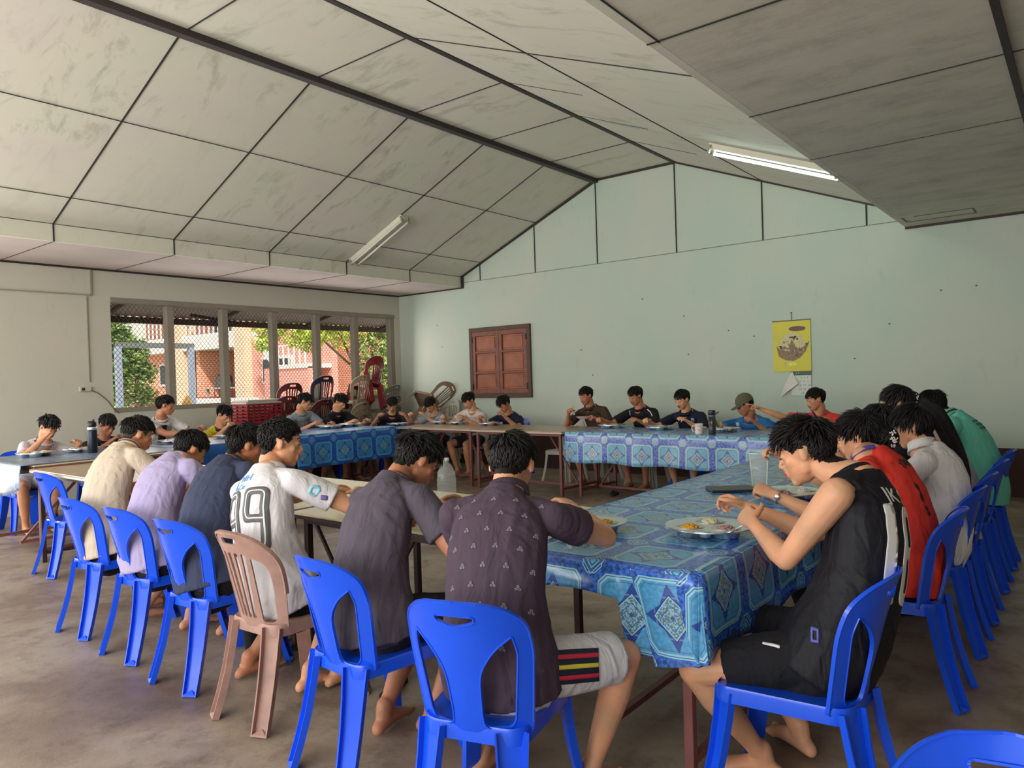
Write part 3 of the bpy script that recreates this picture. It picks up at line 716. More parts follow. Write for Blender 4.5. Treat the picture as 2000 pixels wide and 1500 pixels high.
def blue_chair(m=None, name='plastic_chair', label='x'):
    m = m or M_BLUE; t = thing(name, label, 'chair')
    smooth_by_angle(seat_mesh(.17, .205, -.20, .225, .44, .05, [(sx * .07, yy) for sx in (-1, 0, 1) for yy in (-.06, .0, .06)]).obj('seat', m, t))
    half = [(0.0, .418), (.09, .412), (.150, .392, .04), (.198, .345, .05), (.208, .25, .05), (.182, -.012, .01)]
    out = roundpoly([(x, y, (p[2] if len(p) > 2 else .01)) for p in half for x, y in [(p[0], p[1])]] + [(-p[0], p[1], (p[2] if len(p) > 2 else .01)) for p in half[:0:-1]], .01, 6)
    hole = roundpoly([(.158, .305, .006), (.168, .25, .02), (.142, .03, .03), (.125, .004, .03), (.052, .004, .035), (.048, .05, .02), (.056, .19, .05), (.105, .262, .03)], .02, 5)
    holes = [hole, [(-x, y) for x, y in hole[::-1]], roundpoly([(-.066, .372, .012), (.066, .372, .012), (.062, .352, .01), (.0, .335, .02), (-.062, .352, .01)], .01, 4)]
    v, f = panel(out, holes, back_map(.205, .24, .435, .085), .006, .022); b = MB(); b.add(v, f)
    # thick lip round the rim and openings
    mp = back_map(.205, .24, .435, .085)
    for lp in [out] + holes:
        pts = []
        for x, y in lp:
            q, nn = mp(x, y); pts.append(q)
        k = len(pts)
        for i in range(0, k):
            a, c = pts[i], pts[(i + 1) % k]
            if (c - a).length > .0005: b.bar(a, c, .005, .012, up=(0, 1, .2))
    smooth_by_angle(b.obj('backrest', m, t), .9)
    for sx in (-1, 1):
        smooth_by_angle(leg_mesh((sx * .128, -.185, .43), (sx * .165, -.285, 0), .105, .074, (sx * .45, -1, 0)).obj('leg', m, t))
        smooth_by_angle(leg_mesh((sx * .165, .185, .425), (sx * .215, .255, 0), .085, .06, (sx * .9, .6, 0)).obj('leg', m, t))
    return t

def slat_chair(m, label, legm=None):
    t = thing('plastic_chair', label, 'chair')
    smooth_by_angle(seat_mesh(.175, .205, -.20, .225, .44, .05, [(sx * .07, yy) for sx in (-1, 0, 1) for yy in (-.06, .0, .06)]).obj('seat', m, t))
    half = [(0.0, .430), (.08, .426, .03), (.150, .392, .06), (.205, .31, .07), (.207, .2, .05), (.180, -.012, .01)]
    out = roundpoly([(p[0], p[1], (p[2] if len(p) > 2 else .01)) for p in half] + [(-p[0], p[1], (p[2] if len(p) > 2 else .01)) for p in half[:0:-1]], .01, 6)
    side = roundpoly([(.095, .32, .02), (.155, .29, .04), (.165, .2, .04), (.145, .03, .02), (.125, .012, .02), (.082, .012, .03)], .02, 5)
    holes = [side, [(-x, y) for x, y in side[::-1]], roundpoly([(-.05, .405), (.05, .405), (.05, .375), (-.05, .375)], .014, 4)]
    for x in (-.052, -.018, .018, .052):
        tx = x * 1.25; holes.append(roundpoly([(tx - .011, .335), (tx + .011, .335), (x * .8 + .009, .03), (x * .8 - .009, .03)], .009, 4))
    mp = back_map(.205, .24, .435, .085)
    v, f = panel(out, holes, mp, .008, .022); b = MB(); b.add(v, f)
    pts = [mp(x, y)[0] for x, y in out]
    for i in range(len(pts)):
        a, c = pts[i], pts[(i + 1) % len(pts)]
        if (c - a).length > .0005 and min(a.z, c.z) > .44: b.bar(a, c, .012, .018, up=(0, 1, .2))
    smooth_by_angle(b.obj('backrest', m, t), .9)
    lm = legm or [m] * 4; k = 0
    for sx in (-1, 1):
        smooth_by_angle(leg_mesh((sx * .135, -.185, .43), (sx * .165, -.285, 0), .09, .075, (sx * .45, -1, 0), .03).obj('leg', lm[k], t)); k += 1
        smooth_by_angle(leg_mesh((sx * .165, .185, .425), (sx * .215, .255, 0), .08, .06, (sx * .9, .6, 0), .03).obj('leg', lm[k], t)); k += 1
    return t

# ------------------------------------------------------------------ patterned plastic cloth
def cloth_mat(name, tint=(1, 1, 1), rough=.22, tile_c=(84, 156, 206), band_c=(56, 100, 186), line_c=(150, 204, 226), star_c=(52, 78, 160), dia_c=(140, 186, 210)):
    m = bpy.data.materials.new(name); m.use_nodes = True; nt = m.node_tree; bb = nt.nodes['Principled BSDF']
    uv = nt.nodes.new('ShaderNodeUVMap'); sx = nt.nodes.new('ShaderNodeSeparateXYZ'); nt.links.new(uv.outputs[0], sx.inputs[0])
    P = .34; u = (Nd(nt, sx.outputs[0]) * (1 / P)).fract() - .5; v = (Nd(nt, sx.outputs[1]) * (1 / P)).fract() - .5
    au, av = u.abs(), v.abs(); mx = au.max(av); dm = au + av
    nz = tex(nt, 'ShaderNodeTexNoise', 70.0, Detail=4.0); nz2 = tex(nt, 'ShaderNodeTexNoise', 160.0, Detail=2.0); nzv = Nd(nt, nz.outputs['Fac'])
    C = lambda c: L(tuple(min(255, int(k * q)) for k, q in zip(c, tint)))
    bandc = ramp(nt, nz.outputs['Fac'], [(.38, C(tuple(int(k * .72) for k in band_c))), (.62, C(tuple(min(255, int(k * 1.25)) for k in band_c)))])
    box = mx.max(dm * .56)                                   # rounded square distance
    col = bandc
    col = mixc(nt, box.lt(.395), col, C(line_c)); col = mixc(nt, box.lt(.38), col, C((52, 96, 150))); col = mixc(nt, box.lt(.372), col, C(line_c))
    tilec = ramp(nt, nz.outputs['Fac'], [(.3, C(tuple(int(k * .9) for k in tile_c))), (.7, C(tuple(min(255, int(k * 1.1)) for k in tile_c)))])
    col = mixc(nt, box.lt(.352), col, tilec)
    col = mixc(nt, box.near(.325, .004), col, C((66, 116, 164)))
    star = (dm + (au - av).abs() * -.28).lt(.245)
    sq = mx.lt(.205)
    col = mixc(nt, star, col, C(star_c)); col = mixc(nt, (sq * -1 + 1).max(mx.near(.2, .006)) * star * mx.near(.2, .012), col, C((110, 130, 196)))
    ring = dm.lt(.235); col = mixc(nt, ring, col, C((34, 52, 128))); col = mixc(nt, dm.lt(.222), col, C(line_c))
    lace = ramp(nt, nz2.outputs['Fac'], [(.46, C(tuple(int(k * .62) for k in dia_c))), (.54, C(dia_c))])
    col = mixc(nt, dm.lt(.207), col, lace); col = mixc(nt, dm.near(.13, .006), col, C((60, 92, 156))); col = mixc(nt, dm.lt(.03), col, C((54, 88, 160)))
    cl_ = name.startswith('light')
    cu = (au - .5).abs(); cv = (av - .5).abs(); cd = cu + cv; co = cu.max(cv).max(cd * .72)
    col = mixc(nt, co.lt(.125), col, C(line_c)); col = mixc(nt, co.lt(.112), col, C((46, 72, 146)) if not cl_ else C((150, 186, 208))); col = mixc(nt, cd.lt(.135), col, C(line_c) if not cl_ else C((46, 60, 130))); col = mixc(nt, cd.lt(.12), col, C((62, 106, 178)) if not cl_ else C((178, 204, 216))); col = mixc(nt, cd.near(.07, .009), col, C(line_c) if not cl_ else C((56, 70, 140))); col = mixc(nt, cd.lt(.035), col, C((90, 200, 216)))
    nt.links.new(col, bb.inputs['Base Color']); bb.inputs['Roughness'].default_value = rough; bb.inputs['Specular IOR Level'].default_value = .55
    bp = nt.nodes.new('ShaderNodeBump'); bp.inputs['Distance'].default_value = .006; n3 = tex(nt, 'ShaderNodeTexNoise', 5.0, Detail=3.0); nt.links.new(n3.outputs['Fac'], bp.inputs['Height']); nt.links.new(bp.outputs[0], bb.inputs['Normal'])
    return m
M_CLOTH = cloth_mat('blue_medallion_plastic_cloth')
M_CLOTH2 = cloth_mat('light_blue_medallion_plastic_cloth', (1.0, 1.0, 1.0), .25, (124, 180, 208), (92, 116, 190), (190, 214, 222), (92, 116, 178), (184, 204, 222))
M_CLOTH3 = cloth_mat('deep_blue_medallion_plastic_cloth', (.86, .95, 1.0), .28, (64, 138, 188), (36, 84, 168), (104, 174, 214))
M_CLOTHW = cloth_mat('faded_white_blue_plastic_cloth', (1, 1, 1), .3, (128, 140, 152), (96, 116, 150), (146, 160, 172), (98, 120, 156), (138, 150, 162))

V3 = lambda x, y, z: Vector((x, y, z))
def cloth(name, x0, x1, y0, y1, z, drops, m, label, group=None, rot=0.0, piv=(0, 0), seed=1, uvoff=(0, 0)):
    """cloth over a table top: drops = dict side -> function(t) of hanging length, t runs 0..1 along that side"""
    rnd = random.Random(seed); vs = []; fs = []; uv = []; st = .05
    nx = max(2, int((x1 - x0) / st)); ny = max(2, int((y1 - y0) / st))
    wob = lambda a, b: .0015 * noise.noise(Vector((a * 2.5, b * 2.5, seed)))
    for j in range(ny + 1):
        for i in range(nx + 1):
            x = x0 + (x1 - x0) * i / nx; y = y0 + (y1 - y0) * j / ny; vs.append(Vector((x, y, z + abs(wob(x, y)) + .001))); uv.append((x + uvoff[0], y + uvoff[1]))
    for j in range(ny):
        for i in range(nx): k = j * (nx + 1) + i; fs.append((k, k + 1, k + nx + 2, k + nx + 1))
    sides = {'S': ((x0, y0), (x1, y0), (0, -1)), 'E': ((x1, y0), (x1, y1), (1, 0)), 'N': ((x1, y1), (x0, y1), (0, 1)), 'W': ((x0, y1), (x0, y0), (-1, 0))}
    cols = {}
    for sd, fn in drops.items():
        (ax, ay), (bx, by), (ox, oy) = sides[sd]; ln = math.hypot(bx - ax, by - ay); n = max(4, int(ln / .03)); R = 9; k0 = len(vs)
        for j in range(R + 1):
            for i in range(n + 1):
                t = i / n; h = fn(t) * j / R; q = j / R
                sway = .006 + .010 * (1 - math.exp(-h * 30)) + q * (.014 * math.sin(t * ln * 9 + seed) + .02 * noise.noise(Vector((t * ln * 3, seed, q))) + .012)
                sway = max(sway, .004)
                vs.append(Vector((ax + (bx - ax) * t + ox * sway, ay + (by - ay) * t + oy * sway, z + .001 - h)))
                uv.append((ax + (bx - ax) * t + ox * h + uvoff[0], ay + (by - ay) * t + oy * h + uvoff[1]))
        for j in range(R):
            for i in range(n): k = k0 + j * (n + 1) + i; fs.append((k, k + n + 1, k + n + 2, k + 1))
        cols[sd] = ([k0 + j * (n + 1) for j in range(R + 1)], [k0 + j * (n + 1) + n for j in range(R + 1)])
        # rounded lip joining top and drop
        k1 = len(vs)
        for i in range(n + 1):
            t = i / n; vs.append(Vector((ax + (bx - ax) * t, ay + (by - ay) * t, z + .002))); uv.append((ax + (bx - ax) * t + uvoff[0], ay + (by - ay) * t + uvoff[1]))
        for i in range(n): fs.append((k1 + i, k0 + i, k0 + i + 1, k1 + i + 1))
    for a_, b_ in (('S', 'E'), ('E', 'N'), ('N', 'W'), ('W', 'S')):
        if a_ in cols and b_ in cols:
            ca, cb = cols[a_][1], cols[b_][0]; k2 = len(vs)
            for p_, q_ in zip(ca, cb):
                a3, b3 = vs[p_], vs[q_]; cc = V3(vs[ca[0]].x if a_ in 'EW' else vs[cb[0]].x, vs[ca[0]].y if a_ in 'SN' else vs[cb[0]].y, (a3.z + b3.z) / 2)
                for t_ in (0, .25, .5, .75, 1): vs.append(a3 * (1 - t_) ** 2 + cc * 2 * t_ * (1 - t_) + b3 * t_ * t_); uv.append((uv[p_][0] + .03 * t_, uv[p_][1]))
            for j in range(len(ca) - 1):
                for i in range(4): k = k2 + j * 5 + i; fs.append((k, k + 5, k + 6, k + 1))
    if rot:
        R_ = Matrix.Rotation(rot, 3, 'Z'); p = Vector((piv[0], piv[1], 0)); vs = [R_ @ (v - p) + p for v in vs]
    o = mesh(name, vs, fs, m, None, True, None, uv)
    md = o.modifiers.new('thickness', 'SOLIDIFY'); md.thickness = .0018; md.offset = 1
    return tag(o, label, 'tablecloth', group)

M_TLEG = mat('red_brown_painted_steel', (122, 74, 70), .5, var=.12); M_TLEGD = mat('dark_brown_steel', (58, 38, 36), .5, var=.1)
M_TOPW = mat('worn_pale_wood_laminate', (204, 196, 160), .35, var=.10, vscale=3); M_TOPB = mat('brownish_worn_laminate', (178, 152, 128), .3, var=.14, vscale=4)
M_TOPL = mat('pinkish_wood_laminate', (170, 146, 124), .3, var=.2, vscale=5)
def table(x0, x1, y0, y1, z, label, topm, legm=None, rot=0.0, group='dining tables set in a hollow square', brace=True, edge=None, th=.03):
    legm = legm or M_TLEG; cx, cy = (x0 + x1) / 2, (y0 + y1) / 2
    t = thing('dining_table', label, 'table', (cx, cy, 0), rot, group); hx, hy = (x1 - x0) / 2, (y1 - y0) / 2
    b = MB(); b.box(-hx, hx, -hy, hy, z - .012, z); bevel(b.obj('tabletop', topm, t), .004)
    b = MB(); e = .02
    for a in ((-hx, hx, -hy, -hy + e), (-hx, hx, hy - e, hy), (-hx, -hx + e, -hy + e, hy - e), (hx - e, hx, -hy + e, hy - e)): b.box(*a, z - th, z - .0125)
    b.obj('top_edge', edge or legm, t)
    ix, iy = hx - .07, hy - .07
    for sx in (-1, 1):
        for sy in (-1, 1):
            b = MB(); b.box(sx * ix - .018, sx * ix + .018, sy * iy - .018, sy * iy + .018, 0, z - th); bevel(b.obj('leg', legm, t), .003)
    b = MB()
    for sx in (-1, 1): b.box(sx * ix - .014, sx * ix + .014, -iy + .018, iy - .018, z - th - .035, z - th - .005)
    for sy in (-1, 1): b.box(-ix + .018, ix - .018, sy * iy - .014, sy * iy + .014, z - th - .035, z - th - .005)
    b.obj('frame_rail', legm, t)
    if brace:
        for sx in (-1, 1):
            b = MB(); b.box(sx * ix - .013, sx * ix + .013, -iy + .018, iy - .018, .07, .10); b.obj('foot_rail', legm, t)
        b = MB()
        if hx > hy: b.box(-ix + .013, ix - .013, -.013, .013, .072, .098); b.bar((-ix + .02, .014, .09), (-ix + .5, .014, z - th - .03), .02); b.bar((ix - .02, .014, .09), (ix - .5, .014, z - th - .03), .02)
        else: b.box(-.015, .015, -iy + .013, iy - .013, .072, .098); b.bar((.0, -iy + .03, .09), (.0, -iy + .7, z - th - .03), .022)
        b.obj('stretcher', legm, t)
    return t

ZT1, ZT2, ZT3 = .80, .86, .81
table(-2.04, -1.10, 2.40, 4.76, ZT1 - .004, 'table under the blue cloth nearest the camera in the right column', M_TOPW)
table(-2.04, -1.10, 4.80, 7.10, ZT1 - .004, 'second table of the right column under the blue cloth', M_TOPW)
def dropS(t):  # t along x from left to right
    return .12 + .015 * math.sin(t * 9) if t < .70 else .12 + .19 * min(1, (t - .70) / .012)
cl = cloth('tablecloth', -2.07, -1.07, 2.36, 7.12, ZT1, {'S': dropS, 'E': lambda t: .30 - .04 * math.sin(t * 40) * .3, 'W': lambda t: .06}, M_CLOTH, 'glossy blue medallion cloth over the right column of tables, its folded corner nearest the camera', 'patterned plastic tablecloths', seed=3, uvoff=(.13, .02))
# folded corner flap hanging over the table corner
b = MB(); z = ZT1
vs = []; fs = []; uv = []
for j in range(9):
    for i in range(7):
        s = i / 6; q = j / 8; h = .33 * q * (1 - .12 * s)
        vs.append((-1.07 - .26 * (1 - s) * (1 - .25 * q) + .035 * q, 2.345 - .016 * q - .012 * math.sin(s * 5), z - .004 - h)); uv.append((-1.33 + .26 * s, 2.36 - h))
for j in range(8):
    for i in range(6): k = j * 7 + i; fs.append((k, k + 7, k + 8, k + 1))
mesh('corner_fold', vs, fs, M_CLOTH, cl, True, None, uv)

table(-5.05, -2.62, 7.54, 8.44, ZT3 - .004, 'table under the light blue cloth below the calendar', M_TOPW, rot=-.06)
table(-2.58, -1.30, 7.42, 8.30, ZT3 - .004, 'last table of the back row at the right corner, under the light blue cloth', M_TOPW, rot=-.05)
cloth('tablecloth', -5.10, -1.25, 7.52, 8.44, ZT3, {'S': lambda t: .36 + .01 * math.sin(t * 30), 'W': lambda t: .2}, M_CLOTH2, 'light blue medallion cloth over the back row of tables below the calendar', 'patterned plastic tablecloths', rot=-.055, piv=(-5.1, 7.5), seed=5, uvoff=(.10, .04))
table(-8.28, -6.74, 7.68, 8.58, ZT3, 'bare brown topped table of the back row, its left end by the stacked chairs', M_TOPL, rot=-.05, edge=mat('pale_edge', (196, 178, 156), .5))
table(-6.70, -5.14, 7.56, 8.46, ZT3, 'bare brown topped back row table next to the light blue cloth', M_TOPL, rot=-.05, edge=mat('pale_edge', (196, 178, 156), .5))

table(-8.75, -7.80, 5.66, 7.14, ZT2 - .004, 'table under the deep blue cloth before the stacked chairs', M_TOPW)
table(-8.75, -7.80, 4.10, 5.60, ZT2 - .004, 'table in the left column under the far end of the faded cloth', M_TOPW)
table(-8.95, -8.36, 7.22, 8.40, ZT3 - .02, 'small table in the left back corner under a dark blue cloth', M_TOPW)
cloth('tablecloth', -8.98, -8.33, 7.20, 8.42, ZT3 - .016, {'E': lambda t: .40}, M_CLOTH3, 'dark blue medallion cloth on the corner table, half hidden under the brown table', 'patterned plastic tablecloths', seed=8, uvoff=(.78, 0))
cloth('tablecloth', -8.80, -7.76, 5.5, 7.16, ZT2, {'E': lambda t: .42, 'N': lambda t: .2, 'S': lambda t: .12}, M_CLOTH3, 'deep blue medallion cloth on the left column table before the stacked chairs', 'patterned plastic tablecloths', seed=7, uvoff=(.21, .05))
M_PLAIN = mat('plain_deep_blue_cloth', (30, 84, 156), .35, var=.12, vscale=20)
cloth('tablecloth', -8.80, -7.74, 4.0, 5.46, ZT2, {'E': lambda t: .38, 'S': lambda t: .3}, [M_CLOTHW, M_PLAIN], 'blue cloth with a faded whitish top in front of the yellow shirt', 'patterned plastic tablecloths', seed=9)
o = [o for o in bpy.data.objects if o.name.startswith('tablecloth')][-1]
o.data.polygons.foreach_set('material_index', [0 if p.normal.z > .7 else 1 for p in o.data.polygons])
table(-8.70, -7.38, 2.50, 3.95, ZT2 - .004, 'table at the near left corner under the faded white and blue sheet', M_TOPW, legm=M_TLEG)
cloth('tablecloth', -8.74, -7.42, 2.42, 3.96, ZT2, {'S': lambda t: .24 - .05 * math.sin(t * 7), 'W': lambda t: .2}, M_CLOTHW, 'faded white and blue plastic sheet draped over the near left corner table', 'patterned plastic tablecloths', seed=11)
table(-7.38, -4.98, 2.44, 3.36, ZT2 - .03, 'bare wood topped table of the near row, its white edge beside the faded sheet', M_TOPB, legm=M_TLEGD, rot=-.02, edge=mat('white_table_edge', (206, 198, 184), .5))
table(-4.94, -3.52, 2.46, 3.44, ZT1, 'pale cream topped table of the near row in front of the shirt numbered 99', M_TOPW, legm=M_TLEGD, rot=-.03)
table(-3.48, -2.10, 2.40, 3.34, ZT1, 'pale cream topped table of the near row beside the glossy blue cloth', M_TOPW, legm=M_TLEGD, rot=-.03)
# dark board under the near left table front
b = MB(); b.box(-7.33, -5.0, 3.30, 3.32, .35, .80); tag(b.obj('modesty_board', mat('deep_blue_board', (24, 74, 128), .5, var=.15)), 'deep blue board hanging at the inner side of the near left table', 'board')

# ------------------------------------------------------------------ chairs
BC = blue_chair(label='blue plastic chair tucked under the near left table, empty'); used = [False]
def bchair(x, y, rz, label, group='blue plastic chairs'):
    if not used[0]: used[0] = True; r = BC; r.location = (x, y, 0); r.rotation_euler = (0, 0, rz); r['label'] = label
    else: r = dup(BC, (x, y, 0), rz, label)
    r['group'] = group; return r
R_ = math.radians
bchair(-6.78, 2.62, R_(2), 'empty blue plastic chair tucked in beside the leg of the near left table')
bchair(-4.98, 2.14, R_(3), 'blue plastic chair holding the person in the beige shirt')
bchair(-4.31, 2.12, R_(2), 'blue plastic chair holding the person in the lavender shirt')
bchair(-3.66, 2.09, R_(4), 'blue plastic chair holding the person in the navy shirt, left of the brown chair')
bchair(-2.30, 1.98, R_(-4), 'blue plastic chair holding the person in the dark grey tee, right of the brown chair')
bchair(-1.575, 1.86, R_(17), 'blue plastic chair in the front centre holding the person in the printed dark shirt')
for y, who in ((2.55, 'black basketball vest'), (3.81, 'red shirt'), (4.54, 'white blouse with long hair'), (5.14, 'black shirt with striped collar'), (5.85, 'hair clip at the far right'), (6.52, 'turquoise polo')):
    bchair(-.76 if y > 3 else -.80, y, R_(90), 'blue plastic chair under the person in the ' + who)
bchair(-.06, 1.22, R_(192), 'empty blue plastic chair cut off at the lower right corner of the photo')
for y, who in ((3.05, 'white tee at the near left corner'), (3.83, 'black tee behind the steel bottle'), (4.55, 'white jersey with the raised arm'), (5.38, 'yellow tee'), (6.70, 'grey tee'), (7.38, 'black open collar shirt')):
    bchair(-9.25, y, R_(-90), 'blue plastic chair under the person in the ' + who)
BR = slat_chair(M_BROWN, 'pinkish brown slatted plastic chair holding the person in the shirt numbered 99', [M_BROWN, M_BROWN, M_BROWN, M_BROWN])
BR.location = (-3.0, 2.06, 0); BR.rotation_euler = (0, 0, R_(2))
for ch in BR.children:
    if ch.name.startswith('leg') : pass
GR = slat_chair(M_LGREY, 'empty pale grey plastic chair behind the back table between the two groups'); GR.location = (-5.95, 8.75, 0); GR.rotation_euler = (0, 0, R_(178)); GR['group'] = 'chairs behind the back row'
for x, who, m in ((-8.60, 'patterned grey shirt', M_LGREY), (-7.78, 'white tee', M_LGREY), (-7.05, 'navy tee', M_BLUE), (-5.45, 'brown polo', M_LGREY), (-4.72, 'black tee with white piping', M_LGREY), (-4.06, 'navy polo with crest', M_BLUE), (-3.22, 'cap', M_BLUE), (-2.42, 'red and blue jersey', M_BLUE)):
    dup(BC if m is M_BLUE else GR, (x, 8.92, 0), R_(180), 'plastic chair behind the back row under the person in the ' + who, 'chairs behind the back row')
# stacked and leaning spare chairs in the window corner
def rotm(rx, ry, rz): return (R_(rx), R_(ry), R_(rz))
g = 'spare chairs stacked in the window corner'
def sp(base, loc, rot, label, m=None): r = dup(base, loc, label=label, group=g, rot=rot, m=m); return r
ords = ['lowest', 'second', 'third', 'fourth', 'fifth', 'sixth', 'seventh', 'topmost']
for k in range(5): sp(GR, (-10.0 + .004 * k, 8.27, .10 * k if k < 4 else .755), rotm(0, 0, 92), ords[k if k < 4 else 7] + ' chair of the beige stack under the window', M_BEIGE)
for k in range(4): sp(GR, (-10.04 + .045 * k, 8.52, 1.02 + .012 * k), rotm(-6 - 3 * k, 15, 92), ['rearmost', 'second', 'third', 'front'][k] + ' of the red chairs leaning above the beige stack', M_RED)
sp(GR, (-10.02, 7.53, .76), rotm(0, 0, 86), 'dark purple slatted chair standing on top of the maroon pair', M_PURPLE)
for k in range(2): sp(GR, (-10.02, 7.50, .38 * k), rotm(0, 0, 88), ['lowest maroon chair under the dark purple one', 'upper maroon chair under the dark purple one'][k], M_MAROON)
for k in range(4): sp(GR, (-10.02, 6.93 - .10 * (k == 2), [0, .2, .46, .66][k]), rotm(0, 0, [90, 90, 84, 80][k]), ['lowest', 'second', 'third', 'topmost'][k] + ' maroon slatted chair beside the red crate', M_MAROON)
for k in range(4): sp(GR, (-9.92, 8.90, .19 * k), rotm(0, 0, 96), ['lowest', 'second', 'third', 'topmost'][k] + ' grey green chair in the corner stack', M_GREY)
sp(GR, (-9.25, 8.98, .88), rotm(12, 52, 104), 'tan plastic chair tipped over beside the grey green stack', M_TAN)
for k in range(4): sp(GR, (-9.02 + .035 * k, 9.38, .0 + .09 * k), rotm(0, 0, -172), ['lowest', 'second', 'third', 'topmost'][k] + ' pale chair of the stack by the back wall', M_LGREY)
# red crate on a low cupboard
t = thing('plastic_crate', 'dark red slotted plastic crate under the window beside the maroon chairs', 'crate', (-9.95, 6.38, .93), R_(4)); b = MB(); w, d, h = .30, .20, .33
m = mat('crate_red', (146, 26, 40), .4, var=.08)
for x0, x1, y0, y1 in ((-d, d, -w, -w + .012), (-d, d, w - .012, w), (-d, -d + .012, -w + .012, w - .012), (d - .012, d, -w + .012, w - .012)):
    for z0, z1 in ((0, .05), (.075, .10), (.125, .15), (.175, .20), (.225, .25), (.275, h)): b.box(x0, x1, y0, y1, z0, z1)
for x in (-d + .006, d - .006):
    for k in range(7): y = -w + k * w / 3; b.box(x - .008, x + .008, y - .012, y + .012, 0, h)
b.box(-d, d, -w, w, 0, .01); b.obj('crate_body', m, t)
b = MB(); b.box(-d - .01, d + .01, -w - .01, w + .01, h - .03, h + .0); b.box(-d + .02, d - .02, -w + .02, w - .02, h, h + .035); bevel(b.obj('crate_lid', mat('pale_lid', (186, 180, 172), .5), t), .01)
t = thing('side_cupboard', 'low grey cupboard under the window carrying the red crate', 'cupboard', (-10.0, 6.2, 0)); b = MB(); b.box(-.3, .3, -.6, .6, 0, .925); bevel(b.obj('cupboard_body', mat('grey_cupboard', (120, 116, 108), .6), t)); b = MB(); b.box(.302, .315, -.56, .56, .05, .88); b.obj('cupboard_door', mat('grey_cupboard2', (132, 128, 118), .6), t)
b = MB(); random.seed(4)
for i in range(9): b.ell((-9.6 + random.uniform(-.12, .12), 6.85 + random.uniform(-.3, .3), .905 + random.uniform(0, .04)), random.uniform(.05, .11), random.uniform(.07, .15), .035, nu=10, nv=6)
o = b.obj('folded_cloth', mat('grey_beige_rag', (150, 138, 120), .9, var=.2, bump=.002), None, True); tag(o, 'crumpled grey beige rag lying beyond the grey tee', 'cloth')
b = MB(); b.box(-9.85, -9.35, 6.5, 7.2, .80, .87); bevel(tag(b.obj('storage_box', mat('blue_white_box', (96, 110, 150), .6, var=.3, vscale=30)), 'flat blue and white box under the rag behind the grey tee', 'box'))
b = MB(); b.box(-9.83, -9.4, 6.52, 7.18, 0, .79); tag(b.obj('side_shelf', mat('dark_shelf', (60, 50, 46), .6)), 'dark low shelf under the flat blue and white box', 'shelf')
# ------------------------------------------------------------------ people
V = Vector
def skin_mat(name, c):
    m = bpy.data.materials.new(name); m.use_nodes = True; nt = m.node_tree; bb = nt.nodes['Principled BSDF']
    n = tex(nt, 'ShaderNodeTexNoise', 9.0, Detail=3.0); a = tuple(int(k * .93) for k in c); d = (min(255, c[0] + 10), int(c[1] * .985), int(c[2] * .97))
    nt.links.new(ramp(nt, n.outputs['Fac'], [(.35, L(a)), (.65, L(d))]), bb.inputs['Base Color']); bb.inputs['Roughness'].default_value = .48
    bb.inputs['Subsurface Weight'].default_value = .08; bb.inputs['Subsurface Radius'].default_value = (.02, .008, .004); bb.inputs['Specular IOR Level'].default_value = .4
    return m
SK = {'a': skin_mat('warm_tan_skin', (204, 150, 114)), 'b': skin_mat('light_warm_skin', (218, 166, 130)), 'c': skin_mat('deep_brown_skin', (150, 100, 76)), 'd': skin_mat('brown_skin', (184, 128, 98))}
M_LIP = mat('lip_red_brown', (162, 92, 84), .4); M_HAIR = mat('black_hair', (22, 19, 19), .58, spec=.30, var=.4, vscale=40); M_BROW = mat('brow_black', (34, 26, 24), .7)
M_SCALP = mat('cropped_hair', (52, 40, 36), .75, var=.25, vscale=90)

def ik(a, c, l1, l2, pole):
    d = c - a; dist = d.length; mx = (l1 + l2) * .997
    if dist > mx: c = a + d * (mx / dist); d = c - a; dist = mx
    if dist < abs(l1 - l2) + .02: dist = abs(l1 - l2) + .02
    u = d.normalized(); x = (l1 * l1 - l2 * l2 + dist * dist) / (2 * dist); h = math.sqrt(max(0, l1 * l1 - x * x))
    p = pole - u * pole.dot(u); p = p.normalized() if p.length > 1e-4 else V((0, 0, -1))
    return a + u * x + p * h, c

def frame(d, hint):
    d = d.normalized(); l = hint - d * hint.dot(d); l = l.normalized(); return l, d.cross(l)

def limb(b, a, c, prof, hint, n=14, r0=True, r1=True, flat=1.0):
    """prof: list of (t, rx, ry)"""
    l, f = frame(c - a, hint); b.loft([(a.lerp(c, t), l, f, rx, ry * flat) for t, rx, ry in prof], n, 0, r0, r1)

def finger(b, base, d, n, lens, rads, curls):
    ax = d.cross(n); p = base; pts = [(p - d * .012, rads[0])]; pts.append((p, rads[0])); dd = d
    for ln, r, cu in zip(lens, rads[1:], curls):
        dd = (Matrix.Rotation(math.radians(cu), 3, ax) @ dd)
        # curl towards the palm normal
        if dd.dot(n) < -0.99: pass
        p = p + dd * ln; pts.append((p, r))
    P = [q for q, _ in pts]; Rr = [r for _, r in pts]
    l0 = ax
    rings = []
    for i, q in enumerate(P):
        t = (P[min(i + 1, len(P) - 1)] - P[max(0, i - 1)]).normalized(); f = t.cross(l0).normalized(); rings.append((q, l0, f, Rr[i], Rr[i]))
    b.loft(rings, 8)

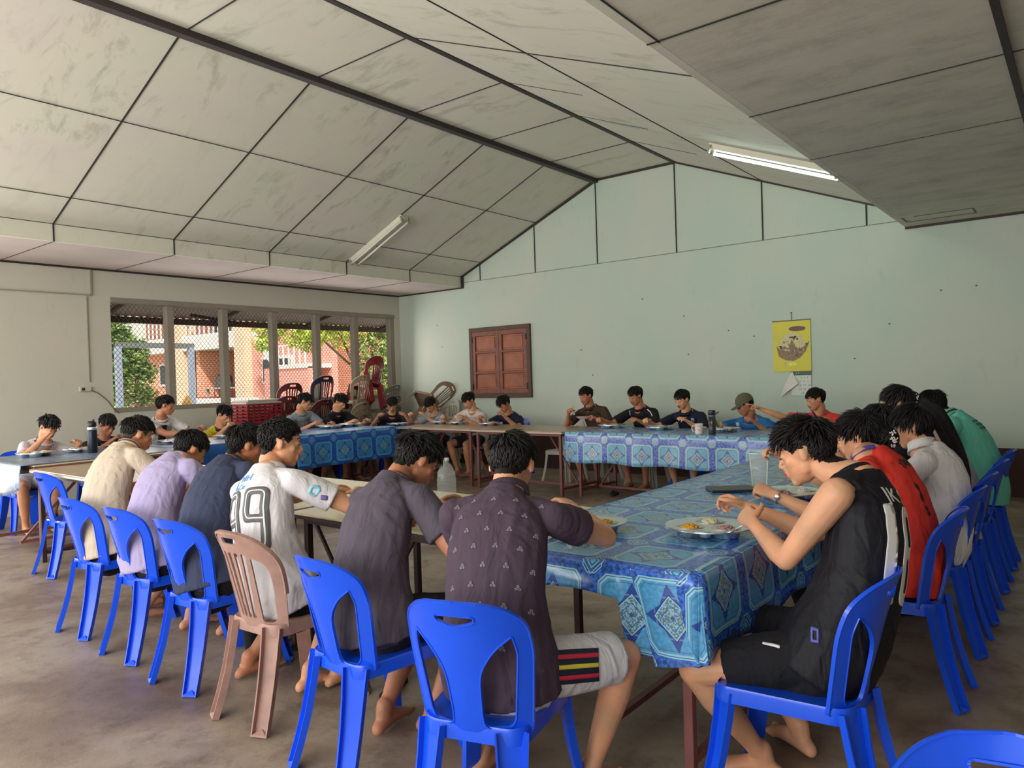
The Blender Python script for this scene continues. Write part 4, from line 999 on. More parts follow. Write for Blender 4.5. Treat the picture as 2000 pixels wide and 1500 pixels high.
CURL = {'relax': [(18, 28, 18), (22, 32, 20), (26, 36, 24), (30, 40, 28), (20, 18)], 'fist': [(62, 78, 45), (66, 80, 45), (68, 80, 45), (70, 80, 45), (40, 35)],
        'pinch': [(38, 52, 28), (44, 58, 32), (58, 66, 40), (66, 70, 40), (38, 24)], 'flat': [(6, 8, 6), (6, 8, 6), (6, 10, 6), (8, 10, 6), (10, 8)],
        'grip': [(50, 62, 35), (52, 64, 35), (56, 66, 35), (60, 66, 35), (46, 30)], 'point': [(4, 6, 4), (62, 78, 45), (68, 80, 45), (70, 80, 45), (36, 30)]}
def hand(b, wrist, d, n, side, kind, s):
    """d: wrist to knuckles, n: palm normal, side: +1 when the thumb lies on d x n, else -1"""
    d = d.normalized(); n = (n - d * n.dot(d)).normalized(); sd = d.cross(n) * side
    b.loft([(wrist - d * .02 * s, sd, n, .027 * s, .021 * s), (wrist + d * .012 * s, sd, n, .029 * s, .019 * s), (wrist + d * .045 * s, sd, n, .040 * s, .0165 * s), (wrist + d * .082 * s, sd, n, .041 * s, .0145 * s)], 12)
    cu = CURL[kind]; L0 = [.070, .077, .071, .056]
    for k in range(4):
        off = (.030 - .020 * k) * s; base = wrist + d * (.086 - .004 * abs(k - 1) ** 1.5) * s + sd * off
        ln = L0[k] * s; dk = (d + sd * (.05 - .04 * k)).normalized(); ax = dk.cross(n)
        finger(b, base, dk, n, (ln * .46, ln * .31, ln * .23), (.0098 * s, .0090 * s, .0084 * s, .0074 * s), cu[k])
    tb = wrist + d * .028 * s + sd * .026 * s + n * .006; td = (d * .62 + sd * .66 + n * .42).normalized()
    p1 = tb + td * .040 * s; t2 = (td * .75 + d * .45 + n * (.25 if kind != 'flat' else 0)).normalized(); p2 = p1 + t2 * .030 * s; t3 = (t2 * .7 + d * .5 - sd * .35 * (kind != 'flat')).normalized(); p3 = p2 + t3 * .024 * s
    l, f = frame(td, n); b.loft([(tb, l, f, .0145 * s, .013 * s), (p1, l, f, .0115 * s, .011 * s), (p2, l, f, .0102 * s, .0098 * s), (p3, l, f, .0082 * s, .008 * s)], 9)

def foot(b, ankle, d, s, z0=0.012):
    """bare foot: ankle joint position, toe direction (horizontal)"""
    d = V((d.x, d.y, 0)).normalized(); sd = d.cross(V((0, 0, 1))); g = V((ankle.x, ankle.y, z0)); up = V((0, 0, 1)); dz = ankle.z - z0
    b.loft([(ankle + up * .02, sd, d, .034 * s, .040 * s), (g + up * dz * .75 - d * .005, sd, d, .033 * s, .043 * s)], 12)
    b.loft([(g - d * .055 * s + up * .022, sd, up, .027 * s, .026 * s), (g - d * .02 * s + up * .034, sd, up, .031 * s, .036 * s), (g + d * .04 * s + up * .034, sd, up, .036 * s, .032 * s), (g + d * .10 * s + up * .022, sd, up, .043 * s, .022 * s), (g + d * .140 * s + up * .015, sd, up, .043 * s, .014 * s)], 14)
    for k in range(5):
        o = (.033 - .0165 * k) * s; q = g + d * (.145 - .006 * k) * s + sd * o + up * .010; r = (.0125 if k == 0 else .0088) * s
        b.loft([(q - d * .02, sd, up, r, r), (q + d * (.032 - .003 * k) * s - up * .001, sd, up, r * .9, r * .85)], 8)

def remesh(b, name, voxel, smooth=4, fac=.5):
    me = bpy.data.meshes.new(name); me.from_pydata([tuple(v) for v in b.v], [], b.f); me.update()
    bm = bmesh.new(); bm.from_mesh(me); bmesh.ops.recalc_face_normals(bm, faces=bm.faces); bm.to_mesh(me); bm.free()
    o = bpy.data.objects.new(name, me); COL.objects.link(o)
    r = o.modifiers.new('r', 'REMESH'); r.mode = 'VOXEL'; r.voxel_size = voxel
    if smooth: q = o.modifiers.new('s', 'SMOOTH'); q.factor = fac; q.iterations = smooth
    dg = bpy.context.evaluated_depsgraph_get(); dg.update(); nm = bpy.data.meshes.new_from_object(o.evaluated_get(dg))
    bpy.data.objects.remove(o); bpy.data.meshes.remove(me); nm.name = name
    nm.polygons.foreach_set('use_smooth', [True] * len(nm.polygons)); return nm

def co(me):
    a = np.empty(len(me.vertices) * 3, dtype=np.float32); me.vertices.foreach_get('co', a); return a.reshape(-1, 3)
def setco(me, a): me.vertices.foreach_set('co', a.astype(np.float32).ravel()); me.update()
def normals(me):
    a = np.empty(len(me.vertices) * 3, dtype=np.float32); me.vertices.foreach_get('normal', a); return a.reshape(-1, 3)
def wrinkle(me, amp, seed, down=(0, 0, -1), k=1.0):
    """cloth folds: warped ridges running mostly down the cloth"""
    p = co(me).astype(np.float64); n = normals(me); rs = np.random.RandomState(seed); h = np.zeros(len(p))
    for i in range(5):
        d = rs.normal(size=3); d[2] *= .35; d /= np.linalg.norm(d); w = rs.uniform(10, 26) * k; ph = rs.uniform(0, 6.28)
        e = rs.normal(size=3); e /= np.linalg.norm(e); warp = 1.6 * np.sin(p @ e * 8 + rs.uniform(0, 6)) + .8 * np.sin(p @ rs.normal(size=3) * 11)
        gate = .5 + .5 * np.sin(p @ rs.normal(size=3) * 6 + rs.uniform(0, 6)); s = np.sin(p @ d * w + ph + warp); h += gate * (1 - np.abs(s)) ** 3 * (1.0 if i % 2 else -.6)
    setco(me, p + n * (h * amp)[:, None])

def hairline(y, st):
    """lower limit of the hair (local z) as function of local y (front +)"""
    pts = [(-.12, -.060), (-.075, -.055), (-.045, -.035), (-.02, .010), (.012, .020), (.030, .004), (.045, .035), (.066, .056), (.11, .078)]
    if st == 'fade': pts = [(-.12, -.012), (-.07, -.006), (-.03, .022), (.012, .042), (.035, .045), (.066, .062), (.11, .080)]
    if st == 'long': pts = [(-.12, -.10), (-.07, -.085), (-.03, -.03), (-.005, .008), (.02, .022), (.045, .045), (.07, .066), (.11, .082)]
    for (a, za), (c, zc) in zip(pts, pts[1:]):
        if a <= y <= c: return za + (zc - za) * (y - a) / (c - a)
    return pts[0][1] if y < pts[0][0] else pts[-1][1]

SKULL_C, SKULL_R = V((0, -.012, .030)), V((.0765, .094, .088))
def person(name_label, hip, c7, head, face, hands, feet, skin='a', hair='short', shirt=None, shorts=None, yaw=0.0, shyaw=None, s=1.05, vox=.006,
           cat='person', seed=1, kinds=('relax', 'relax'), group=None, knees=(.13, .13), w=1.0, footdir=None, cap=None, elbows=None, hlen=1.0, palm=None, roll=0.0, sleeves=None, vdir=None):
    """hip centre, base of the neck, head centre, facing vector, two wrist targets (left, right), two ankle targets, all in world metres"""
    hip = V(hip); c7 = V(c7); head = V(head); face = V(face).normalized(); rnd = random.Random(seed)
    fwd = V((-math.sin(yaw), math.cos(yaw), 0)); right = V((fwd.y, -fwd.x, 0)); sy = yaw if shyaw is None else shyaw
    fw2 = V((-math.sin(sy), math.cos(sy), 0)); rt2 = V((fw2.y, -fw2.x, 0))
    root = thing('person', name_label, cat, (hip.x, hip.y, 0), 0, group); O = V((hip.x, hip.y, 0))
    if palm is None: palm = (None, None)
    # spine
    mid = hip.lerp(c7, .52) - (fwd + fw2).normalized() * .055 * s; ctrl = mid * 2 - (hip + c7) * .5
    def sp(t): return hip * (1 - t) ** 2 + ctrl * 2 * t * (1 - t) + c7 * t * t
    def lat(t): return (right * (1 - t) + rt2 * t).normalized()
    def ring(t, rx, ry, off=0.0):
        e = .02; d = (sp(min(1, t + e)) - sp(max(0, t - e))).normalized(); l = lat(t); l = (l - d * l.dot(d)).normalized(); f = d.cross(l) * -1
        if f.dot(fwd) < 0: f = -f
        return (sp(t) + f * off, l, f, rx * s * w, ry * s)
    dn = (sp(1) - sp(.93)).normalized(); L1 = lat(1); L1 = (L1 - dn * L1.dot(dn)).normalized(); F1 = dn.cross(L1) * -1
    if F1.dot(fw2) < 0: F1 = -F1
    sh = [c7 - dn * .078 * s + L1 * (.168 * s * w * k) + F1 * .030 * s for k in (-1, 1)]
    # head frame
    U = V((0, 0, 1)); rr = face.cross(U).normalized(); uu = rr.cross(face).normalized()
    if roll: rr, uu = rr * math.cos(roll) + uu * math.sin(roll), uu * math.cos(roll) - rr * math.sin(roll)
    hs = s * .98
    def H(x, y, z): return head + (rr * x + face * y + uu * z) * hs
    hx = (rr, face, uu)
    b = MB()
    b.loft([ring(-.04, .135, .095), ring(.06, .150, .105), ring(.22, .135, .098), ring(.40, .120, .088), ring(.60, .130, .095), ring(.78, .140, .092), ring(.90, .125, .072), ring(.97, .075, .058)], 16)
    jaw = H(0, -.045, -.075); nk = c7 + F1 * .028 * s
    d = (jaw - nk).normalized(); l, f = frame(d, L1); b.loft([(nk - d * .03, l, f, .062 * s, .060 * s), (nk.lerp(jaw, .35), l, f, .054 * s, .056 * s), (nk.lerp(jaw, .8), l, f, .052 * s, .056 * s), (H(0, -.03, -.03), l, f, .050 * s, .058 * s)], 14)
    for k in (0, 1): l, f = frame(sh[k] - nk, F1); b.loft([(nk - dn * .018, l, f, .042 * s, .040 * s), (nk.lerp(sh[k], .55) - dn * .014, l, f, .041 * s, .036 * s), (sh[k], l, f, .046 * s, .045 * s)], 12)
    # head
    def he(x, y, z, a, c, e, nu=16, nv=10): b.ell(H(x, y, z), a * hs, c * hs, e * hs, hx, nu, nv)
    he(*SKULL_C, *SKULL_R, 24, 16); he(0, .026, -.022, .0605, .060, .085, 20, 12); he(0, .034, -.068, .045, .044, .040); he(0, .062, -.094, .024, .020, .020, 12, 8)
    for k in (-1, 1):
        he(.038 * k, .052, -.020, .024, .020, .026, 12, 8); he(.031 * k, .074, .006, .0145, .011, .0105, 10, 8)
        he(.014 * k, .092, -.033, .009, .010, .008, 8, 6)
        b.ell(H(.079 * k, -.010, -.002), .0075 * hs, .0165 * hs, .0285 * hs, ((rr * 1.0 - face * .35 * k * k + V((0, 0, 0))).normalized() if k > 0 else (rr + face * .35).normalized(), (face + rr * .35 * k).normalized(), uu), 12, 8)
        he(.042 * k, .012, -.046, .018, .030, .030, 12, 8)
    he(0, .076, .034, .046, .014, .013, 14, 8); he(0, .082, -.060, .026, .013, .022, 12, 8)
    b.loft([(H(0, .078, .022), rr, uu, .0085 * hs, .008 * hs), (H(0, .096, -.010), rr, uu, .0105 * hs, .010 * hs), (H(0, .106, -.028), rr, uu, .0125 * hs, .010 * hs)], 10)
    b.ell(H(0, .093, -.054), .022 * hs, .0085 * hs, .0062 * hs, hx, 12, 6); b.ell(H(0, .0905, -.067), .019 * hs, .009 * hs, .0075 * hs, hx, 12, 6)
    # arms
    arm = []
    for k in (0, 1):
        sg = -1 if k == 0 else 1; tgt = V(hands[k]); pole = (L1 * sg * .55 - U * .8 - F1 * .15)
        if elbows and elbows[k] is not None: pole = V(elbows[k]) - sh[k]
        el, wr = ik(sh[k], tgt, .285 * s, .250 * s, pole); arm.append((sh[k], el, wr))
        hn = F1
        limb(b, sh[k], el, [(0, .054 * s, .054 * s), (.2, .052 * s, .052 * s), (.5, .046 * s, .048 * s), (.85, .038 * s, .039 * s), (1, .036 * s, .037 * s)], hn)
        limb(b, el, wr, [(0, .036 * s, .036 * s), (.2, .041 * s, .040 * s), (.45, .036 * s, .035 * s), (.8, .027 * s, .025 * s), (1, .0265 * s, .021 * s)], hn)
        hd = (wr - el).normalized(); 
        if (V(hands[k]) - sh[k]).length > .53 * s: print('REACH', name_label[:50], 'LR'[k], round((V(hands[k]) - sh[k]).length, 2), [round(q, 2) for q in sh[k]])
        if vdir and vdir[k] is not None: hd = (hd * .35 + V(vdir[k]).normalized()).normalized()
        pn = V(palm[k]) if palm[k] is not None else (V((0, 0, -1)) - L1 * sg * .5)
        n_ = (pn - hd * pn.dot(hd)).normalized(); thumb = -L1 * sg
        side = 1 if hd.cross(n_).dot(thumb + U * .3) > 0 else -1
        hand(b, wr, hd, n_, side, kinds[k], s)
    # legs
    legs = []
    for k in (0, 1):
        sg = -1 if k == 0 else 1; hj = hip + right * .088 * s * sg; ank = V(feet[k]); ank.z = max(ank.z, .085)
        spread = right * (knees[k] * sg - .088 * s * sg)
        kn, an = ik(hj, ank, .425 * s, .405 * s, (fwd * 1.0 + U * .75) + spread * 6)
        # keep thighs near horizontal on the seat
        legs.append((hj, kn, an))
        limb(b, hj, kn, [(0, .080 * s, .078 * s), (.3, .078 * s, .076 * s), (.7, .064 * s, .064 * s), (1, .053 * s, .054 * s)], right)
        limb(b, kn, an, [(0, .053 * s, .052 * s), (.12, .051 * s, .053 * s), (.32, .055 * s, .058 * s), (.6, .044 * s, .046 * s), (.88, .032 * s, .034 * s), (1, .033 * s, .036 * s)], right)
        fd = V(footdir[k]) if footdir else fwd
        foot(b, an, fd, s)
    me = remesh(b, 'body', vox, 5 if vox > .0065 else 7)
    # paint lips, brows, cropped scalp by place on the head
    n = len(me.polygons); c = np.empty(n * 3, dtype=np.float32); me.polygons.foreach_get('center', c); c = c.reshape(-1, 3) - np.array(head); R3 = np.array([rr, face, uu]).T
    q = (c @ R3) / hs; mi = np.zeros(n, dtype=np.int32)
    near = np.linalg.norm(q, axis=1) < .16
    mi[near & (np.abs(q[:, 0]) < .024 - .25 * np.abs(q[:, 2] + .060)) & (q[:, 2] > -.076) & (q[:, 2] < -.048) & (q[:, 1] > .085)] = 1
    bz = .034 - np.abs(np.abs(q[:, 0]) - .03) * .25
    idx = np.where(near)[0]
    for i in idx:
        x, y, z = q[i]
        if z > hairline(y, hair if hair in ('fade', 'long') else 'short') and (abs(x) < .082) and not (abs(x) > .074 and -.03 < y < .02 and z < .03): mi[i] = 3
        elif hair == 'fade' and z > hairline(y, 'short') and abs(x) < .077 and not (abs(x) > .074 and y > -.03 and z < .03): mi[i] = 4
    for m in (SK[skin], M_LIP, M_BROW, M_HAIR, M_SCALP): me.materials.append(m)
    me.polygons.foreach_set('material_index', mi); setco(me, co(me) - np.array(O)); body = bpy.data.objects.new('body', me); COL.objects.link(body); body.parent = root
    # eyes: narrow dark lines under lowered lids
    for k in (-1, 1):
        e = MB(); e.loft([(H(.019 * k, .0845, .0005) - O, face, uu, .0022 * hs, .0018 * hs), (H(.031 * k, .0862, -.0015) - O, face, uu, .003 * hs, .0028 * hs), (H(.0435 * k, .0795, .0005) - O, face, uu, .0022 * hs, .0018 * hs)], 6)
        e.obj('eye', M_BROW, root, True)
        e = MB(); e.loft([(H(.015 * k, .0880, .030) - O, face, uu, .0022 * hs, .0034 * hs), (H(.031 * k, .0855, .035) - O, face, uu, .0026 * hs, .0036 * hs), (H(.048 * k, .0700, .030) - O, face, uu, .0020 * hs, .0022 * hs)], 6)
        e.obj('eyebrow', M_BROW, root, True)
    build_hair(root, O, H, hx, hs, hair, seed, hlen, vox)
    info = dict(root=root, O=O, H=H, hx=hx, hs=hs, sp=sp, ring=ring, arm=arm, legs=legs, F1=F1, L1=L1, dn=dn, c7=c7, head=head, s=s, hip=hip, fwd=fwd, right=right, nk=nk, body=body)
    nd = ((jaw - nk).normalized() * .36 + dn * .64).normalized(); info['nring'] = (nk + nd * .002 * s - F1 * .002, nd)
    # clothes
    if shirt:
        sm, sl, loose = shirt; b = MB(); k2 = loose
        tank = sl == 0
        R = [ring(-.13, .176 + k2, .142 + k2), ring(.02, .182 + k2, .144 + k2), ring(.20, .158 + k2, .128 + k2), ring(.42, .142 + k2, .112 + k2), ring(.62, .150 + k2 * .7, .114 + k2 * .5), ring(.78, .150 + k2 * .3, .108), ring(.87, (.130 if tank else .136), .090), ring(.94, .090, .074), ring(.985, .070, .066), ring(1.01, .064, .062)]
        b.loft(R, 18, 0, False, False)
        for k in (0, 1):
            a, el, wr = arm[k]; sg = -1 if k == 0 else 1
            if tank:
                a2 = nk.lerp(sh[k], .72) - dn * .002; l, f = frame(a2 - nk, F1); b.loft([(nk - dn * .02, l, f, .062 * s, .056 * s), (nk.lerp(a2, .6) - dn * .006, l, f, .062 * s, .052 * s), (a2 - dn * .006, l, f, .062 * s, .040 * s)], 12, 0, True, False)
                continue
            l, f = frame(a - nk, F1); b.loft([(nk - dn * .035, l, f, .056 * s, .048 * s), (nk.lerp(a, .5) - dn * .010, l, f, .056 * s, .048 * s), (a, l, f, .056 * s, .054 * s)], 14)
            if sl <= 1:
                e = a.lerp(el, sl); l, f = frame(el - a, F1); b.loft([(a - (el - a).normalized() * .005, l, f, .055 * s, .056 * s), (a.lerp(e, .4), l, f, .060 * s, .062 * s), (e, l, f, .063 * s, .065 * s)], 16, 0, True, False)
            else:
                l, f = frame(el - a, F1); b.loft([(a, l, f, .063 * s, .064 * s), (a.lerp(el, .6), l, f, .058 * s, .060 * s), (el, l, f, .050 * s, .052 * s)], 16)
                e = el.lerp(wr, sl - 1); l, f = frame(wr - el, F1); b.loft([(el, l, f, .050 * s, .050 * s), (e, l, f, .040 * s, .040 * s)], 14, 0, True, False)
        if not tank: b.ell(c7 - dn * .070 * s + F1 * .048 * s, .118 * s, .064 * s, .066 * s, (L1, F1, dn), 16, 10)
        # cloth spreads over the seat and lap
        hp = hip + fwd * .02; b.loft([(hip - right * .10 * s - U * .03, fwd, U, .12 * s, .07 * s), (hip + right * .10 * s - U * .03, fwd, U, .12 * s, .07 * s)], 14)
        me = remesh(b, 'shirt', max(.0065, vox * 1.25), 3); wrinkle(me, .0036 * (1 + k2 * 12), seed); 
        # open the neck
        bm = bmesh.new(); bm.from_mesh(me); nc, na = info['nring']; kill = [v for v in bm.verts if (v.co - nc).length < .10 * s and (v.co - nc).dot(na) > .004 * s]
        bmesh.ops.delete(bm, geom=kill, context='VERTS'); bm.to_mesh(me); bm.free()
        me.materials.append(sm); setco(me, co(me) - np.array(O)); o = bpy.data.objects.new('shirt', me); COL.objects.link(o); o.parent = root; info['shirt'] = o
        me.polygons.foreach_set('use_smooth', [True] * len(me.polygons))
        md = o.modifiers.new('cloth_thickness', 'SOLIDIFY'); md.thickness = .003; md.offset = 1
        neck_band(info, sm)
    if shorts:
        pm, pl = shorts; b = MB()
        b.loft([ring(-.16, .158, .118), ring(.0, .160, .120), ring(.12, .150, .112)], 16, 0, True, False)
        for k in (0, 1):
            hj, kn, an = legs[k]
            if pl <= 1: e = hj.lerp(kn, pl); l, f = frame(kn - hj, right); b.loft([(hj, l, f, .102 * s, .094 * s), (hj.lerp(e, .5), l, f, .100 * s, .092 * s), (e, l, f, .092 * s, .086 * s)], 16, 0, True, False)
            else:
                l, f = frame(kn - hj, right); b.loft([(hj, l, f, .100 * s, .092 * s), (hj.lerp(kn, .6), l, f, .084 * s, .082 * s), (kn, l, f, .070 * s, .070 * s)], 16)
                e = kn.lerp(an, pl - 1); l, f = frame(an - kn, right); b.loft([(kn, l, f, .070 * s, .070 * s), (e, l, f, .062 * s, .064 * s)], 14, 0, True, False)
        me = remesh(b, 'shorts', max(.008, vox * 1.3), 3); wrinkle(me, .004, seed + 7); me.materials.append(pm); setco(me, co(me) - np.array(O))
        o = bpy.data.objects.new('shorts' if pl <= 1 else 'trousers', me); COL.objects.link(o); o.parent = root; info['shorts'] = o
        me.polygons.foreach_set('use_smooth', [True] * len(me.polygons))
    return info

def neck_band(info, m, r=.071, h0=-.016, h1=.010, name='neckline', flare=1.05, tilt=.25):
    s = info['s']; L1 = info['L1']; O = info['O']; c0, ax = info['nring']; a = (L1 - ax * L1.dot(ax)).normalized(); f = ax.cross(a)
    n = 30; vs = []; fs = []
    for rr_, zz in ((r * flare * 1.02, h0 - .004), (r * 1.02, (h0 + h1) / 2), (r * .97, h1), (r * .97 - .004, h1), (r * flare - .004, h0)): vs += [c0 + a * (rr_ * s * math.cos(t)) + f * (rr_ * .96 * s * math.sin(t)) + ax * (zz * s + .004) - O for t in [2 * PI * i / n for i in range(n)]]
    for j in range(5):
        for i in range(n): fs.append((j * n + i, j * n + (i + 1) % n, ((j + 1) % 5) * n + (i + 1) % n, ((j + 1) % 5) * n + i))
    return mesh(name, vs, fs, m, info['shirt'], True)

def build_hair(root, O, H, hx, hs, style, seed, hlen, vox):
    if style == 'none': return
    rnd = random.Random(seed * 7 + 1); rr, face, uu = hx; near = vox < .0068; N = 1250 if near else 420
    if style == 'cap': N = 160
    b = MB(); R = SKULL_R; C = SKULL_C; crown = V((rnd.uniform(-.02, .02), -.055, .10)); ln0 = {'short': .034, 'messy': .042, 'curly': .020, 'fade': .036, 'bangs': .046, 'long': .075, 'cap': .02, 'neat': .034}[style] * hlen
    hl = style if style in ('fade', 'long') else 'short'
    # close cap of hair
    vs = []; fs = []; nu, nv = 30, 18; grid = {}
    for j in range(nv + 1):
        th = PI * j / nv
        for i in range(nu):
            ph = 2 * PI * i / nu; dx = V((math.sin(th) * math.cos(ph), math.sin(th) * math.sin(ph), math.cos(th))); p = V((C.x + R.x * dx.x, C.y + R.y * dx.y, C.z + R.z * dx.z))
            ok = p.z > hairline(p.y, hl) + (.002 if style != 'cap' else -.0) and not (abs(p.x) > .062 and -.032 < p.y < .018 and p.z < .022)
            if ok: nz = noise.noise(p * 60 + V((seed, 0, 0))); g = 1.05 + .035 * nz + .05 * max(0, dx.z); grid[(j, i)] = len(vs); vs.append(H(C.x + (p.x - C.x) * g, C.y + (p.y - C.y) * g, C.z + (p.z - C.z) * g) - O)
    for j in range(nv):
        for i in range(nu):
            ks = [(j, i), (j + 1, i), (j + 1, (i + 1) % nu), (j, (i + 1) % nu)]
            if all(k in grid for k in ks): fs.append(tuple(grid[k] for k in ks))
    b.add(vs, fs)
    # tapering locks
    for t in range(N):
        zz = 1 - 1.75 * (t + .5) / N; ph = t * 2.399963 + rnd.uniform(-.2, .2); rxy = math.sqrt(max(0, 1 - zz * zz)); d = V((rxy * math.cos(ph), rxy * math.sin(ph), zz))
        p = V((C.x + R.x * d.x, C.y + R.y * d.y, C.z + R.z * d.z))
        if p.z < hairline(p.y, hl) + .002 or (abs(p.x) > .060 and -.034 < p.y < .022 and p.z < .024): continue
        nrm = V((d.x / R.x, d.y / R.y, d.z / R.z)).normalized(); fl = (p - crown); fl = fl - nrm * fl.dot(nrm)
        fl = fl.normalized() if fl.length > .004 else V((rnd.uniform(-1, 1), 1, 0)).normalized()
        fl = (fl + V((0, .35 if style in ('bangs', 'messy') else .1, -.5 if d.z < .5 else -.05))).normalized(); fl = (fl - nrm * fl.dot(nrm)).normalized()
        jit = V((rnd.gauss(0, 1), rnd.gauss(0, 1), rnd.gauss(0, 1))) * (.45 if style in ('messy', 'curly') else (.12 if style in ('long', 'neat') else .26)); fl = (fl + jit - nrm * jit.dot(nrm)).normalized()
        ln = ln0 * rnd.uniform(.75, 1.25) * (1.35 if d.z > .35 and style != 'long' else .62 if style != 'long' else 1); lift = {'messy': .42, 'curly': .5, 'short': .30, 'fade': .34, 'bangs': .26, 'long': .03, 'cap': .1, 'neat': .16}[style]
        if d.z < .2: lift *= .5
        if style == 'fade' and d.z < .25: ln *= .5
        if abs(p.x) > .048 and p.z < .075 and -.05 < p.y < .05 and style != 'long': ln *= .42; lift *= .6
        sdv = nrm.cross(fl).normalized(); wd = (.0062 if near else .0105) * rnd.uniform(.8, 1.2); q = p + nrm * .001; pts = []; n = 4
        for k in range(n + 1):
            u = k / n; a = fl + nrm * (lift * (1 - u * 1.5)); a.normalize(); pts.append((q + nrm * .004, wd * (1 - u) ** .6 + .0006)); q = q + a * (ln / n)
            if style == 'curly': fl = (Matrix.Rotation(.5 * rnd.choice((-1, 1)), 3, nrm) @ fl)
            rel = V(((q.x - C.x) / R.x, (q.y - C.y) / R.y, (q.z - C.z) / R.z)); 
            if rel.length < 1.03: q = V((C.x + (q.x - C.x) / rel.length * 1.03, C.y + (q.y - C.y) / rel.length * 1.03, C.z + (q.z - C.z) / rel.length * 1.03))
        vs = []
        for pp, ww in pts: vs += [H(*(pp - sdv * ww)) - O, H(*(pp + nrm * ww * .55)) - O, H(*(pp + sdv * ww)) - O]
        fs = []
        for k in range(n): a = k * 3; fs += [(a, a + 3, a + 4, a + 1), (a + 1, a + 4, a + 5, a + 2), (a + 2, a + 5, a + 3, a)]
        b.add(vs, fs)
    b.obj('hair', M_HAIR, root, True)

def conform(info, name, outline, holes, m, center, up, width_axis, off=.0035, step=.012, part='shirt', scale=1.0, maxd=.25, inward=None):
    """lay a flat shape (u,v) onto the cloth by casting it inwards"""
    o = info[part]; me = o.data; bvh = BVHTree.FromPolygons([v.co[:] for v in me.vertices], [p.vertices[:] for p in me.polygons]); O = info['O']
    up = V(up).normalized(); wx = V(width_axis); wx = (wx - up * wx.dot(up)).normalized(); nn = wx.cross(up).normalized() if inward is None else -V(inward).normalized()
    c = V(center) - O
    def mp(u, v):
        p = c + wx * u * scale + up * v * scale + nn * .12; h = bvh.ray_cast(p, -nn, maxd)
        if h[0] is None: return c + wx * u * scale + up * v * scale, nn
        q = h[0]; n2 = h[1]; n2 = n2 if n2.dot(nn) > 0 else -n2
        return q + nn * off, nn
    v, f = panel(outline, holes, mp, .0012, step)
    return mesh(name, v, f, m, o, True)
def conform_text(info, body, size, m, center, up, width_axis, name='lettering', off=.0040, part='shirt', bold=0.0, inward=None):
    o = info[part]; me0 = o.data; bvh = BVHTree.FromPolygons([v.co[:] for v in me0.vertices], [p.vertices[:] for p in me0.polygons]); O = info['O']
    up = V(up).normalized(); wx = V(width_axis); wx = (wx - up * wx.dot(up)).normalized(); nn = wx.cross(up).normalized() if inward is None else -V(inward).normalized(); c = V(center) - O
    q = txt(body, size, m, o, Matrix.Identity(4), name, bold); me = q.data
    bm = bmesh.new(); bm.from_mesh(me)
    for _ in range(2):
        es = [e for e in bm.edges if e.calc_length() > size * .16]
        if es: bmesh.ops.subdivide_edges(bm, edges=es, cuts=1)
    bm.to_mesh(me); bm.free()
    for v in me.vertices:
        p = c + wx * v.co.x + up * v.co.y + nn * .12; h = bvh.ray_cast(p, -nn, .25); v.co = (h[0] if h[0] is not None else p - nn * .12) + nn * off
    me.update(); return q
# ------------------------------------------------------------------ the diners
def cl(name, c, **k): return mat(name, c, k.pop('rough', .85), var=k.pop('var', .05), vscale=k.pop('vscale', 9), bump=.0010, bscale=260, sheen=.0, spec=.25, fold=k.pop('fold', .016), **k)
SH_BEIGE = cl('oatmeal_knit', (200, 184, 166)); SH_LAV = cl('lavender_jersey', (170, 158, 196)); SH_NAVY = cl('faded_navy_cotton', (56, 62, 86)); SH_WHITE = cl('white_sport_jersey', (216, 212, 216))
SH_GREY = cl('washed_charcoal_cotton', (84, 76, 88)); SH_PLUM = cl('dark_plum_printed_cotton', (74, 60, 74)); SH_BLACK = cl('black_mesh_jersey', (24, 23, 30), rough=.6); SH_RED = cl('coral_red_jersey', (222, 62, 52))
SH_BLOUSE = cl('white_blouse_cotton', (226, 224, 228)); SH_BLK2 = cl('black_cotton', (30, 28, 34)); SH_TEAL = cl('turquoise_polo_cotton', (116, 212, 192)); SH_BR = cl('dark_brown_polo', (66, 52, 40)); SH_DNAVY = cl('dark_navy_polo', (30, 34, 56))
SH_BLUE = cl('bright_blue_jersey', (46, 112, 178)); SH_REDB = cl('red_jersey', (216, 62, 60)); SH_YEL = cl('mustard_yellow_tee', (196, 184, 44)); SH_LG = cl('grey_melange_tee', (140, 148, 158)); SH_WT = cl('off_white_tee', (206, 196, 188)); SH_WT2 = cl('white_lilac_tee', (200, 190, 198))
SH_PAT = cl('pale_grey_patterned_shirt', (150, 164, 176), var=.35, vscale=60); SH_BW = cl('black_jersey_white_sleeve', (44, 40, 50), var=.3)
P_BLK = cl('black_shorts_fabric', (26, 25, 31)); P_NAVY = cl('dark_navy_shorts', (32, 36, 52)); P_WHT = cl('white_shorts_fabric', (214, 212, 214)); P_GRN = cl('patterned_green_shorts', (110, 130, 120), var=.4, vscale=30); P_DK = cl('dark_trousers', (38, 36, 42))
d180 = PI
near = dict(group='diners in the near row seen from behind')
P1 = person('person in an oatmeal beige knit shirt, leftmost of those seen from behind', (-4.98, 2.08, .54), (-5.10, 2.26, 1.12), (-5.22, 2.41, 1.185), (.15, 1, -.38), ((-5.2, 2.60, .92), (-4.96, 2.60, .92)), ((-5.1, 2.40, .09), (-4.86, 2.25, .09)),
            'a', 'fade', (SH_BEIGE, .62, .010), (P_BLK, .75), seed=11, vox=.0062, w=1.05)
